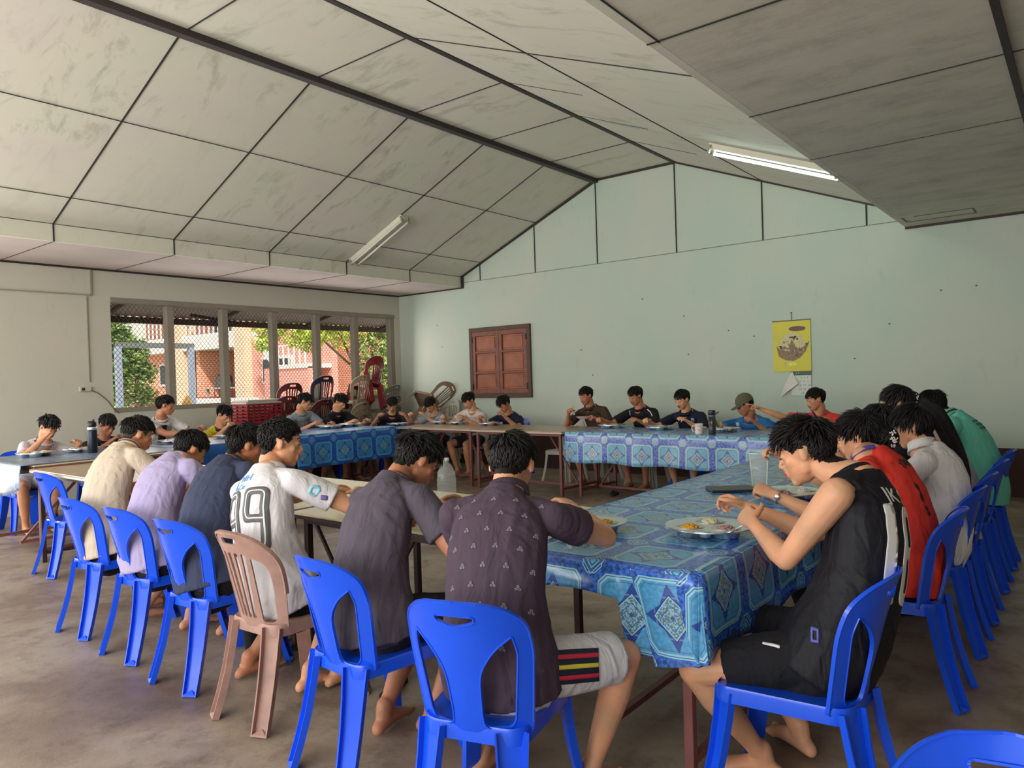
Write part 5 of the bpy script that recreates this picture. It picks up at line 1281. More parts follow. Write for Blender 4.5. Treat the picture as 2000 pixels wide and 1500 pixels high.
P2 = person('person in a lavender tee bowing low over the near row table', (-4.32, 2.05, .54), (-4.45, 2.28, 1.07), (-4.57, 2.44, 1.10), (.12, .85, -.52), ((-4.66, 2.60, .91), (-4.40, 2.60, .91)), ((-4.45, 2.35, .09), (-4.15, 2.42, .09)),
            'a', 'short', (SH_LAV, .60, .012), (P_DK, 1.8), seed=12, vox=.0062)
P3 = person('person in a faded navy tee between the lavender tee and the shirt numbered 99', (-3.66, 2.03, .54), (-3.82, 2.26, 1.08), (-3.87, 2.40, 1.155), (.25, .95, -.25), ((-4.05, 2.60, .90), (-3.72, 2.58, .89)), ((-3.75, 2.38, .09), (-3.45, 2.12, .09)),
            'd', 'short', (SH_NAVY, .60, .016), (P_BLK, .8), seed=13, vox=.0062, w=1.05)
P4 = person('person in a white football shirt numbered 99 on the brown chair', (-3.04, 2.05, .54), (-3.19, 2.09, 1.09), (-3.24, 2.21, 1.205), (.50, .85, -.12), ((-3.40, 2.60, .90), (-3.02, 2.52, .92)), ((-3.05, 2.2, .09), (-2.98, 2.32, .09)),
            'b', 'curly', (SH_WHITE, .66, .014), (P_BLK, .85), seed=14, vox=.0056, kinds=('relax', 'relax'), shyaw=.08, elbows=(None, (-2.80, 2.36, .86)))
P5 = person('person in a dark grey tee bowed over the table with reddish ear', (-2.33, 1.99, .54), (-2.41, 2.20, 1.07), (-2.42, 2.36, 1.135), (.30, .82, -.55), ((-2.55, 2.58, .88), (-2.17, 2.40, .90)), ((-2.42, 2.12, .09), (-2.25, 2.25, .09)),
            'd', 'messy', (SH_GREY, .62, .012), (P_DK, .95), seed=15, vox=.0054, kinds=('relax', 'pinch'), shyaw=-.05, footdir=((-.3, 1, 0), (.6, .8, 0)), elbows=(None, (-2.00, 2.18, .72)))
P6 = person('person in a dark plum printed shirt and white striped shorts, front centre', (-1.57, 1.88, .54), (-1.665, 2.06, 1.085), (-1.735, 2.19, 1.165), (-.32, .88, -.42), ((-1.93, 2.42, .88), (-1.66, 2.50, .955)), ((-1.85, 2.10, .09), (-1.43, 2.20, .09)),
            'b', 'short', (SH_PLUM, .44, .012), (P_WHT, .84), seed=16, vox=.0052, kinds=('relax', 'relax'), yaw=.10, shyaw=.33, w=1.08, elbows=((-1.96, 2.15, .74), (-1.38, 2.38, .86)), knees=(.16, .19))
P7 = person('person in a black sleeveless basketball vest eating from the nearest steel tray', (-.72, 2.64, .54), (-.645, 2.80, 1.115), (-.85, 2.85, 1.185), (-.96, -.06, -.30), ((-1.03, 2.78, .91), (-1.13, 3.00, .93)), ((-.985, 2.66, .09), (-.93, 2.93, .09)),
            'b', 'messy', (SH_BLACK, 0, .014), (P_BLK, .72), seed=17, vox=.0050, kinds=('fist', 'pinch'), yaw=PI / 2, shyaw=PI / 2 - .06, w=1.05, elbows=((-.82, 2.56, .80), (-.84, 3.02, .84)), footdir=((-.95, -.2, 0), (-.8, .5, 0)), knees=(.2, .12), hlen=1.15, palm=((.2, .9, -.4), (0, -.6, -.8)))
P8 = person('person in a coral red jersey with black hair gathered in a beaded clip', (-.70, 3.84, .54), (-.84, 3.86, 1.08), (-.93, 3.99, 1.150), (-.97, -.10, -.22), ((-1.20, 3.52, .90), (-1.28, 3.93, 1.03)), ((-1.0, 3.7, .09), (-1.0, 3.95, .09)),
            'b', 'long', (SH_RED, .7, .012), (P_BLK, 1.8), seed=18, vox=.0056, kinds=('fist', 'pinch'), yaw=PI / 2, w=.95, hlen=.8)
P9 = person('person in a white blouse with very long black ponytail', (-.68, 4.56, .54), (-.715, 4.60, 1.05), (-.80, 4.65, 1.155), (-.96, -.12, -.24), ((-1.12, 4.45, .90), (-1.14, 4.75, .90)), ((-1.0, 4.45, .09), (-1.0, 4.7, .09)),
            'b', 'long', (SH_BLOUSE, .9, .012), (P_BLK, 1.85), seed=19, vox=.0056, yaw=PI / 2, w=.9, hlen=.8)
P10 = person('person in a black shirt with white striped collar, mostly hidden behind the blouse', (-.74, 5.14, .54), (-.93, 5.12, 1.07), (-1.06, 5.08, 1.13), (-.93, -.1, -.4), ((-1.25, 4.95, .90), (-1.25, 5.25, .90)), ((-1.0, 5.0, .09), (-1.0, 5.25, .09)),
             'b', 'long', (SH_BLK2, .6, .010), (P_BLK, 1.8), seed=20, vox=.007, yaw=PI / 2, w=.9, hlen=.8)
P11 = person('person with tied black hair and white hair clip before the pale wall', (-.74, 5.85, .54), (-.97, 5.84, 1.11), (-1.10, 5.83, 1.23), (-.90, -.30, -.15), ((-1.25, 5.7, .90), (-1.25, 5.95, .90)), ((-1.0, 5.75, .09), (-1.0, 6.0, .09)),
             'b', 'long', (SH_WT, .6, .010), (P_DK, 1.8), seed=21, vox=.007, yaw=PI / 2, w=.9, hlen=.8)
P12 = person('person in a turquoise polo with dark collar stripe, far right', (-.66, 6.50, .54), (-.84, 6.54, 1.10), (-.99, 6.60, 1.165), (-.93, -.15, -.45), ((-1.25, 6.35, .90), (-1.25, 6.6, .90)), ((-1.0, 6.4, .09), (-1.0, 6.65, .09)),
             'b', 'short', (SH_TEAL, .62, .022), (P_DK, 1.85), seed=22, vox=.0064, yaw=PI / 2, w=1.05)
gf = 'diners facing the camera'
def far(label, x, hy, head, face, hands, skin, hair, shirt, sl=.6, seed=1, yaw=PI, kinds=('relax', 'pinch'), w=1.0, c7=None, pants=None, vox=.0078, **k):
    hd = V(head); fw_ = V((-math.sin(yaw), math.cos(yaw), 0)); hip_ = V((x, hy, .54)) if c7 is None else V((x, hy, .54))
    n = c7 or tuple(hd - fw_ * .085 - V((0, 0, .145)) - V((face[0], face[1], 0)).normalized() * .02)
    rt = V((fw_.y, -fw_.x, 0)); ft = [hip_ + fw_ * .34 + rt * s_ * .12 for s_ in (-1, 1)]
    return person(label, tuple(hip_), n, head, face, hands, [(f.x, f.y, .09) for f in ft], skin, hair, (shirt, sl, .010), pants or (P_DK, .8), yaw=yaw, seed=seed, vox=vox, kinds=kinds, w=w, **k)
B1 = far('person in a pale grey patterned shirt bowed low beside the tipped tan chair', -8.50, 8.86, (-8.45, 8.58, 1.10), (.2, -.75, -.65), ((-8.30, 8.35, .92), (-8.62, 8.30, .93)), 'a', 'short', SH_PAT, seed=31)
B2 = far('person in an off white tee left of the window shutter foot', -7.72, 8.86, (-7.63, 8.60, 1.165), (-.15, -.85, -.50), ((-7.45, 8.32, .90), (-7.88, 8.30, .91)), 'a', 'bangs', SH_WT, seed=32)
B3 = far('person in a navy tee sitting under the wooden shutter', -6.98, 8.86, (-6.93, 8.60, 1.11), (-.15, -.80, -.58), ((-6.72, 8.38, .92), (-7.15, 8.30, .90)), 'd', 'bangs', SH_DNAVY, seed=33)
B4 = far('person in a dark brown polo holding up a pink plate', -5.42, 8.90, (-5.50, 8.64, 1.215), (-.25, -.92, -.25), ((-5.20, 8.42, .91), (-5.62, 8.38, .99)), 'd', 'neat', SH_BR, .75, seed=34, w=1.12, kinds=('grip', 'pinch'))
B5 = far('person in a black tee with thin white piping behind the light blue cloth', -4.68, 8.88, (-4.71, 8.60, 1.205), (-.30, -.88, -.32), ((-4.50, 8.34, .89), (-5.03, 8.26, .91)), 'd', 'neat', SH_BLK2, .75, seed=35, w=1.05)
B6 = far('person in a dark navy polo with a crest between the black tee and the cap', -4.02, 8.88, (-4.05, 8.60, 1.155), (-.28, -.88, -.30), ((-3.85, 8.34, .89), (-4.36, 8.26, .90)), 'b', 'neat', SH_DNAVY, .75, seed=36, w=1.05)
B7 = far('person in an olive cap and bright blue jersey', -3.20, 8.86, (-3.24, 8.58, 1.085), (-.72, -.55, -.42), ((-3.02, 8.32, .89), (-3.52, 8.28, .97)), 'd', 'cap', SH_BLUE, .6, seed=37, w=1.05)
B8 = far('person in a red and blue jersey reaching out an arm across the cap wearer', -2.42, 8.84, (-2.44, 8.60, 1.145), (-.72, -.62, -.22), ((-2.2, 8.35, .90), (-2.98, 8.38, 1.05)), 'a', 'neat', SH_REDB, .7, seed=38, kinds=('relax', 'point'), elbows=(None, (-2.75, 8.35, .92)))
y90 = -PI / 2
L1_ = far('person in a white lilac tee with a hand at the mouth, far left corner', -9.28, 3.05, (-8.93, 3.18, 1.125), (.82, .25, -.55), ((-8.62, 3.35, .93), (-8.74, 3.06, 1.02)), 'a', 'messy', SH_WT2, .62, seed=41, yaw=y90, kinds=('relax', 'fist'), vox=.007, pants=(P_WHT, .7))
L2_ = far('person in a black tee behind the dark steel bottle', -9.28, 3.86, (-8.95, 3.80, 1.105), (.88, .10, -.48), ((-8.66, 3.95, .94), (-8.66, 3.72, .94)), 'c', 'neat', SH_BLK2, .62, seed=42, yaw=y90, vox=.007)
L3_ = far('person in a white patterned jersey with a dark centre sitting upright by the window post', -9.25, 4.50, (-8.98, 4.50, 1.295), (.50, .82, -.15), ((-8.66, 4.78, .99), (-8.66, 4.62, .95)), 'd', 'neat', cl('white_jersey_black_marks', (204, 198, 200), var=.25, vscale=18), .6, seed=43, yaw=y90)
L4_ = far('person in a mustard yellow tee with dark collar and a spoon at the mouth', -9.25, 5.38, (-8.95, 5.26, 1.135), (.88, .22, -.50), ((-8.60, 5.45, .92), (-8.70, 5.12, .97)), 'a', 'bangs', SH_YEL, .62, seed=44, yaw=y90)
L5_ = far('person in a grey melange tee in front of the maroon chairs', -9.25, 6.64, (-9.0, 6.56, 1.245), (.62, .62, -.38), ((-8.72, 6.80, .91), (-8.72, 6.45, .92)), 'a', 'bangs', SH_LG, .62, seed=45, yaw=y90)
L6_ = far('person in a black open collared shirt before the dark purple chair', -9.25, 7.30, (-9.02, 7.22, 1.215), (.75, .25, -.50), ((-8.70, 7.45, .91), (-8.70, 7.12, .91)), 'b', 'bangs', SH_BLK2, .62, seed=46, yaw=y90)
L7_ = far('person in a black jersey with white sleeve bands eating at the table corner', -9.22, 8.42, (-8.98, 8.24, 1.125), (.55, -.60, -.55), ((-8.68, 8.25, .93), (-8.98, 7.92, .93)), 'a', 'short', SH_BW, .6, seed=47, yaw=-2.2)
dup(BC, (-9.28, 8.48, 0), -2.2, 'blue plastic chair under the person in the black jersey with white sleeve bands', 'blue plastic chairs')
# ------------------------------------------------------------------ marks, collars and extras on the clothes
_BV = {}
def bv(o):
    if o.name not in _BV:
        me = o.data; _BV[o.name] = BVHTree.FromPolygons([v.co[:] for v in me.vertices], [p.vertices[:] for p in me.polygons])
    return _BV[o.name]
def decal(info, part, name, shapes, m, center, up, wax, inward, off=.0045, step=.014, parent=None):
    """shapes: list of (outline, holes) in metres, laid on the cloth along `inward`"""
    o = info[part]; t = bv(o); O = info['O']; up = V(up).normalized(); wx = V(wax); wx = (wx - up * wx.dot(up)).normalized(); nn = -V(inward).normalized(); c = V(center) - O; B = MB()
    def mp(u, v):
        p = c + wx * u + up * v + nn * .2; h = t.ray_cast(p, -nn, .45)
        if h[0] is None: return c + wx * u + up * v, nn
        return h[0] + nn * off, nn
    for out, holes in shapes:
        v, f = panel(out, holes, mp, .0010, step); B.add(v, f)
    return B.obj(name, m, parent or o, True)
def txt_decal(info, part, name, body, size, m, center, up, wax, inward, off=.0045):
    o = info[part]; t = bv(o); O = info['O']; up = V(up).normalized(); wx = V(wax); wx = (wx - up * wx.dot(up)).normalized(); nn = -V(inward).normalized(); c = V(center) - O
    q = txt(body, size, m, o, Matrix.Identity(4), name, .001); me = q.data; bm = bmesh.new(); bm.from_mesh(me)
    for _ in range(2):
        es = [e for e in bm.edges if e.calc_length() > size * .15]
        if es: bmesh.ops.subdivide_edges(bm, edges=es, cuts=1)
    bmesh.ops.triangulate(bm, faces=bm.faces); bm.to_mesh(me); bm.free()
    for v in me.vertices:
        p = c + wx * v.co.x + up * v.co.y + nn * .2; h = t.ray_cast(p, -nn, .45); v.co = (h[0] if h[0] is not None else p - nn * .2) + nn * off
    me.update(); return q
rect = lambda x0, x1, y0, y1: [(x0, y0), (x1, y0), (x1, y1), (x0, y1)]
def collar(info, m, r=.066, h=.022, name='collar', stripe=None, tilt=.25, flare=1.12):
    neck_band(info, m, .074, -.018, h, name, flare, tilt)
    if stripe: neck_band(info, stripe, .0765, h * .15, h * .55, 'collar_stripe', 1.02, tilt)
d_grey = mat('print_grey', (92, 92, 94), .6); d_white = mat('print_white', (224, 222, 220), .5); d_blue = mat('print_blue', (66, 140, 200), .5); d_lblue = mat('print_light_blue', (140, 196, 220), .5); d_purple = mat('print_purple', (104, 92, 160), .5)
d_black = mat('print_black', (34, 30, 34), .6); d_pale = mat('print_pale_mauve', (146, 136, 150), .6); d_navy = mat('print_navy', (24, 28, 52), .6); d_red = mat('print_red', (204, 44, 66), .6); d_yel = mat('print_yellow', (220, 206, 60), .6); d_teal = mat('print_dark_teal', (26, 84, 84), .6); d_indigo = mat('print_indigo', (84, 92, 170), .5)
def back(info, t): return info['sp'](t)
def bdir(info): return info['F1']
# 99 on the white jersey
up4 = (P4['sp'](.85) - P4['sp'](.45)).normalized()
def nine(cx):
    out = roundpoly([(-.062, .15, .035), (.062, .15, .035), (.062, -.15, .035), (-.062, -.15, .03), (-.062, -.113, .002), (.026, -.113, .012), (.026, -.02, .004), (-.062, -.02, .03)], .01, 5)
    hol = roundpoly([(-.026, .113, .012), (.026, .113, .012), (.026, .016, .01), (-.026, .016, .01)], .01, 4)
    return [(x + cx, y) for x, y in out], [[(x + cx, y) for x, y in hol]]
decal(P4, 'shirt', 'shirt_number', [nine(-.080), nine(.072)], d_grey, back(P4, .49), up4, P4['L1'], P4['F1'], off=.007)
def nline(cx):
    o2 = roundpoly([(-.047, .135, .028), (.047, .135, .028), (.047, -.135, .028), (-.06, -.135, .01), (-.06, -.129, .001), (.041, -.129, .025), (.041, -.004, .004), (-.047, -.004, .028)], .01, 5)
    h2 = roundpoly([(-.041, .129, .024), (.041, .129, .024), (.041, .002, .004), (-.041, .002, .024)], .01, 5)
    return [(x + cx, y) for x, y in o2], [[(x + cx, y) for x, y in h2]]
decal(P4, 'shirt', 'number_inline', [nline(-.080), nline(.072)], d_white, back(P4, .49), up4, P4['L1'], P4['F1'], off=.009)
ctr = back(P4, .84) - P4['L1'] * .035
decal(P4, 'shirt', 'shirt_emblem', [([(-.05, .045), (-.02, .055), (-.02, .045), (-.036, .036), (-.036, -.03), (-.01, -.036), (-.01, -.048), (-.05, -.04)], [])], d_blue, ctr, up4, P4['L1'], P4['F1'])
txt_decal(P4, 'shirt', 'lettering', 'MH', .052, d_blue, ctr + P4['L1'] * .02 + up4 * .012, up4, P4['L1'], P4['F1']); txt_decal(P4, 'shirt', 'lettering', 'Ce', .042, d_blue, ctr + P4['L1'] * .008 - up4 * .036, up4, P4['L1'], P4['F1'])
a, e, w_ = P4['arm'][1]; c_ = a.lerp(e, .42); inn = V((-.55, .75, -.25))
decal(P4, 'shirt', 'sleeve_patch', [(roundpoly([(-.028, -.018), (.006, -.030), (.030, .004), (.018, .030), (-.020, .026)], .008, 3), [roundpoly([(-.012, -.010), (.006, -.014), (.012, .010), (-.008, .012)], .004, 3)])], d_lblue, c_, (0, .2, 1), (.8, .6, 0), inn)
decal(P4, 'shirt', 'sleeve_patch', [(roundpoly([(-.016, -.012), (.016, -.012), (.016, .012), (-.016, .012)], .006, 3), [])], d_purple, c_ + V((.03, .03, -.035)), (0, .2, 1), (.8, .6, 0), inn, off=.005)
# small pale prints over the plum shirt
up6 = (P6['sp'](.85) - P6['sp'](.35)).normalized(); shp = []
for r_ in range(9):
    for c in range(-3, 4):
        x = c * .078 + (.039 if r_ % 2 else 0); y = .20 - r_ * .062
        if abs(x) < .185:
            for dx, dy, q in ((0, .006, .0045), (-.0052, -.0022, .0042), (.0052, -.0022, .0042)): shp.append(([(x + dx + q * math.cos(t * PI / 4), y + dy + q * math.sin(t * PI / 4)) for t in range(8)], [[(x + dx + q * .5 * math.cos(t * PI / 3), y + dy + q * .5 * math.sin(t * PI / 3)) for t in range(6)]]))
o = decal(P6, 'shirt', 'small_prints', shp, d_pale, back(P6, .56), up6, P6['L1'], P6['F1'], off=.005, step=.02)
SHC = cl('plum_collar', (72, 58, 74)); collar(P6, SHC, .066, .032)
# striped patch on the white shorts
hj, kn, an = P6['legs'][1]; td = (kn - hj).normalized(); pc = hj.lerp(kn, .50); ix = V((-.50, .80, -.28)); wz = 'shorts'
tw = td - ix.normalized() * td.dot(ix.normalized()); uz = V((0, 0, 1))
decal(P6, wz, 'striped_patch', [(rect(-.075, .075, -.055, .055), [])], d_navy, pc, uz, tw, ix, off=.005)
for z0, z1, m_ in ((.026, .040, d_red), (-.006, .008, d_yel), (-.040, -.026, d_red)): decal(P6, wz, 'patch_stripe', [(rect(-.075, .075, z0, z1), [])], m_, pc, uz, tw, ix, off=.007)
# basketball vest: number, name, hem mark, edge binding
up7 = (P7['sp'](.85) - P7['sp'](.35)).normalized(); s7 = d_white
decal(P7, 'shirt', 'vest_number', [(roundpoly([(-.115, .16), (-.075, .16), (-.065, -.17), (-.115, -.17)], .015, 3), []), (roundpoly([(-.03, .16), (.08, .16), (.08, -.17), (-.03, -.17)], .035, 4), [roundpoly([(.005, .125), (.045, .125), (.045, .02), (.005, .02)], .015, 3), roundpoly([(.005, -.02), (.045, -.02), (.045, -.13), (.005, -.13)], .015, 3)])], s7, back(P7, .50), up7, P7['L1'], P7['F1'], off=.005)
txt_decal(P7, 'shirt', 'lettering', 'JK S', .075, s7, back(P7, .83) - P7['L1'] * .02, up7, P7['L1'], P7['F1'])
inn7 = V((-.25, 1, -.1)); hc = P7['hip'] + V((-.02, -.1, .09))
decal(P7, 'shirt', 'hem_mark', [(rect(-.012, .014, -.022, .022), [rect(-.005, .007, -.014, .014)])], d_indigo, hc, (0, 0, 1), (-1, 0, 0), inn7, off=.006)
decal(P7, 'shorts', 'shorts_mark', [(roundpoly([(-.03, -.008), (.03, -.002), (.03, .010), (-.03, .006)], .005, 3), [])], d_white, P7['legs'][0][0].lerp(P7['legs'][0][1], .35) + V((0, 0, .02)), (0, 0, 1), (-1, 0, 0), V((-.1, .75, -.6)), off=.006)
# red jersey script and neck piping
up8 = (P8['sp'](.9) - P8['sp'](.4)).normalized()
def zig(x, y, h, seed):
    r = random.Random(seed); return ([(x - .006, y + h / 2), (x + .010, y + h * .3), (x + .004, y), (x + .012, y - h * .3), (x, y - h / 2), (x - .012, y - h * .25), (x - .004, y + .0), (x - .014, y + h * .3)], [])
decal(P8, 'shirt', 'dark_script', [zig(-.06 + .025 * i, .0 + .01 * (i % 2), .045, i) for i in range(6)] + [zig(-.07, -.14, .10, 9), zig(-.06, -.23, .05, 8)], d_black, back(P8, .80), up8, P8['L1'], P8['F1'])
collar(P8, cl('violet_piping', (92, 76, 170)), .066, .008, 'neck_piping'); collar(P9, SH_BLOUSE, .064, .030); collar(P10, d_white, .064, .024, tilt=.1)
collar(P12, SH_TEAL, .066, .030, stripe=d_black); collar(P1, SH_BEIGE, .065, .024, stripe=cl('brown_stripe', (92, 70, 56)))
up12 = (P12['sp'](.9) - P12['sp'](.4)).normalized(); random.seed(5); ss = []
for i in range(6):
    for j in range(3):
        x = -.085 + i * .028; y = .035 - j * .035; w2 = .009 + .004 * ((i * 3 + j) % 3); ss.append((rect(x, x + w2 * 1.6, y, y + .022), [rect(x + .004, x + w2 * 1.6 - .004, y + .005, y + .016)]))
decal(P12, 'shirt', 'dark_lettering', ss, d_teal, back(P12, .74), up12, P12['L1'], P12['F1'])
# collars and fronts of the far diners
for q in (B4, B6, L6_): collar(q, q['shirt'].data.materials[0], .066, .026)
collar(L4_, d_black, .066, .012, 'neck_band')
decal(B6, 'shirt', 'crest', [(roundpoly([(-.02, .025), (.02, .025), (.02, -.01), (0, -.03), (-.02, -.01)], .004, 3), [])], d_lblue, B6['sp'](.80) + V((.09, -.02, -.02)), (0, 0, 1), (1, 0, 0), (0, 1, .1))
decal(B7, 'shirt', 'white_marks', [([(-.03, -.02), (-.01, .02), (0, -.02), (.012, .02), (.03, -.02), (.022, -.02), (.012, .0), (.002, -.03), (-.01, .0), (-.02, -.03)], [])], d_white, B7['sp'](.55) + V((.07, -.02, 0)), (0, 0, 1), (1, 0, 0), (0, 1, .1))
decal(B7, 'shirt', 'pale_shoulder_panel', [(roundpoly([(-.055, -.07), (.04, -.08), (.055, .05), (-.02, .06)], .02, 4), [])], mat('pale_cyan_cloth', (190, 214, 220), .8), B7['arm'][1][0] + V((.02, -.02, -.03)), (0, 0, 1), (1, 0, 0), (.15, 1, .1))
decal(B8, 'shirt', 'blue_panel', [(roundpoly([(-.06, -.10), (.02, -.10), (.05, .09), (-.03, .09)], .01, 3), [])], mat('royal_blue_cloth', (46, 50, 150), .8), B8['arm'][1][0] + V((.09, -.02, -.02)), (0, 0, 1), (1, 0, 0), (.1, 1, .1))
decal(B5, 'shirt', 'white_piping', [([(-.004, -.10), (.004, -.10), (.004, .08), (-.004, .08)], [])], d_white, B5['arm'][1][0] + V((.05, -.02, -.02)), (0, 0, 1), (1, 0, 0), (0, 1, .1))
decal(B5, 'shirt', 'white_piping', [([(-.02, .05), (-.012, .056), (.09, -.02), (.085, -.03)], [])], d_white, B5['arm'][0][0] + V((-.05, -.02, 0)), (0, 0, 1), (1, 0, 0), (0, 1, .1))
decal(L3_, 'shirt', 'dark_front', [(roundpoly([(-.05, -.14), (.05, -.14), (.045, .10), (-.045, .10)], .02, 3), [])], d_black, L3_['sp'](.66), (0, 0, 1), (0, 1, 0), (-1, 0, 0))
decal(L7_, 'shirt', 'white_bands', [(rect(-.05, .05, -.008, .008), []), (rect(-.05, .05, -.035, -.022), []), (rect(-.05, .05, .02, .032), [])], d_white, L7_['arm'][1][0].lerp(L7_['arm'][1][1], .4), (0, 0, 1), (1, .5, 0), (-.6, .8, 0))
# cap
def Hh(info, x, y, z): return info['H'](x, y, z) - info['O']
b = MB(); rings = []; hxx = B7['hx']; hs = B7['hs']
prof = [(.0, 1.19), (.35, 1.16), (.62, 1.0), (.85, .78), (1.0, .50), (1.06, .2), (1.07, -.02)]
n = 24; vs = []
for rr_, zz in prof: vs += [Hh(B7, SKULL_R.x * 1.08 * rr_ * math.cos(2 * PI * i / n), SKULL_C.y + SKULL_R.y * 1.06 * rr_ * math.sin(2 * PI * i / n), .035 + .088 * zz) for i in range(n)]
fs = [(j * n + i, j * n + (i + 1) % n, (j + 1) * n + (i + 1) % n, (j + 1) * n + i) for j in range(len(prof) - 1) for i in range(n)]
b.add(vs, fs); vs = []
for y0, w2 in ((.075, .070), (.11, .066), (.15, .055), (.175, .03)):
    for i in range(7): u = -1 + i / 3; vs.append(Hh(B7, w2 * u, y0 - .02 * u * u, .042 - (y0 - .07) * .12 - .016 * u * u))
k = len(vs); vs += [v - hxx[2] * .006 for v in vs]
fs = [(j * 7 + i, j * 7 + i + 1, (j + 1) * 7 + i + 1, (j + 1) * 7 + i) for j in range(3) for i in range(6)]; fs += [tuple(q + k for q in f[::-1]) for f in fs]
b.add(vs, fs); CAP = b.obj('cap', mat('olive_canvas', (92, 88, 68), .85, var=.1), B7['root'], True)
b = MB(); b.ell(Hh(B7, .035, .082, .085), .011, .011, .011); b.obj('cap_badge', d_white, CAP)
# hair ornaments and long hair
def locks(info, name, path, r0, n, m=M_HAIR, seed=1):
    rnd = random.Random(seed); b = MB(); pts = [V(p) - info['O'] for p in path]
    def P_(t):
        k = min(int(t * (len(pts) - 1)), len(pts) - 2); u = t * (len(pts) - 1) - k; a, c = pts[max(k - 1, 0)], pts[k]; d, e2 = pts[k + 1], pts[min(k + 2, len(pts) - 1)]
        return .5 * ((2 * c) + (d - a) * u + (2 * a - 5 * c + 4 * d - e2) * u * u + (3 * c - a - 3 * d + e2) * u ** 3)
    core = [P_(i / 12) for i in range(13)]; b.tube(core, [r0[0] * .85 + (r0[1] * .85 - r0[0] * .85) * (i / 12) for i in range(13)], 12)
    for _ in range(n):
        a = rnd.uniform(0, 2 * PI); rad = rnd.uniform(.85, 1.05); ps = []; rs = []; t1 = rnd.uniform(.8, 1)
        for i in range(10):
            t = i / 9 * t1; r = (r0[0] + (r0[1] - r0[0]) * t) * rad; q = P_(t); d = (P_(min(1, t + .05)) - P_(max(0, t - .05))).normalized(); sx = d.cross(V((.3, .9, .1))).normalized(); sy = d.cross(sx); a += rnd.uniform(-.06, .06)
            ps.append(q + (sx * math.cos(a) + sy * math.sin(a)) * r); rs.append(.004 * (1 - t * .75))
        b.tube(ps, rs, 4)
    return b.obj(name, m, info['root'], True)
locks(P9, 'ponytail', [P9['H'](0, -.06, .10), P9['H'](0, -.125, .04), (-.63, 4.70, 1.10), (-.585, 4.72, .97), (-.565, 4.72, .83), (-.59, 4.72, .66)], (.050, .030), 150, seed=3)
locks(P9, 'loose_strand', [P9['H'](-.05, .05, .07), P9['H'](-.062, .085, .02), P9['H'](-.06, .09, -.05), P9['H'](-.055, .085, -.10)], (.006, .002), 5, seed=4)
def bun(info, c, r, seed, clipm, pearls):
    b = MB(); rnd = random.Random(seed); C_ = info['H'](*c) - info['O']; b.ell(C_, r * .9, r * .8, r, nu=18, nv=12)
    for _ in range(110):
        a = V((rnd.gauss(0, 1), rnd.gauss(0, 1), rnd.gauss(0, 1))).normalized(); t = a.cross(V((rnd.gauss(0, 1), rnd.gauss(0, 1), rnd.gauss(0, 1)))).normalized(); ps = [C_ + (a * math.cos(u) + t * math.sin(u)) * r * (.95 + .03 * rnd.random()) for u in (-.8, -.4, 0, .4, .8)]; b.tube(ps, [.001, .004, .005, .004, .001], 4)
    b.obj('hair_bun', M_HAIR, info['root'], True); b = MB()
    for _ in range(pearls):
        d = (V((.75, -.72, rnd.uniform(-.9, .9))) + V((rnd.uniform(-.3, .3), rnd.uniform(-.25, .25), 0))).normalized(); b.ell(C_ + d * r * 1.06, .0042, .0042, .0042, nu=7, nv=5)
    return b.obj('hair_clip_beads', clipm, info['root'])
pearl = mat('pearl_white', (230, 228, 222), .2)
bun(P8, (0, -.115, -.035), .062, 3, pearl, 34); bun(P11, (0, -.105, .02), .045, 4, pearl, 9); bun(P10, (0, -.10, .0), .045, 5, pearl, 4)
def earring(): pass
# wrist watch
a, e, w_ = P8['arm'][0]; d = (w_ - e).normalized(); b = MB(); O = P8['O']; l, f = frame(d, V((0, 0, 1))); c_ = w_ - d * .025 - O
pts = [c_ + l * (.031 * math.cos(t)) + f * (.027 * math.sin(t)) for t in [2 * PI * i / 20 for i in range(21)]]
for i in range(20): b.bar(pts[i], pts[i + 1], .012, .004, up=d)
b.ell(c_ + f * .0 - V((0, .031, 0)) + V((0, 0, .006)), .015, .006, .015, nu=12, nv=6)
b.obj('wrist_watch', mat('steel_watch', (206, 204, 200), .2, .9), P8['root'])
# earbud
b = MB(); b.ell(Hh(P12, -.084, -.004, -.03), .008, .008, .008); b.obj('ear_ornament', pearl, P12['root'])

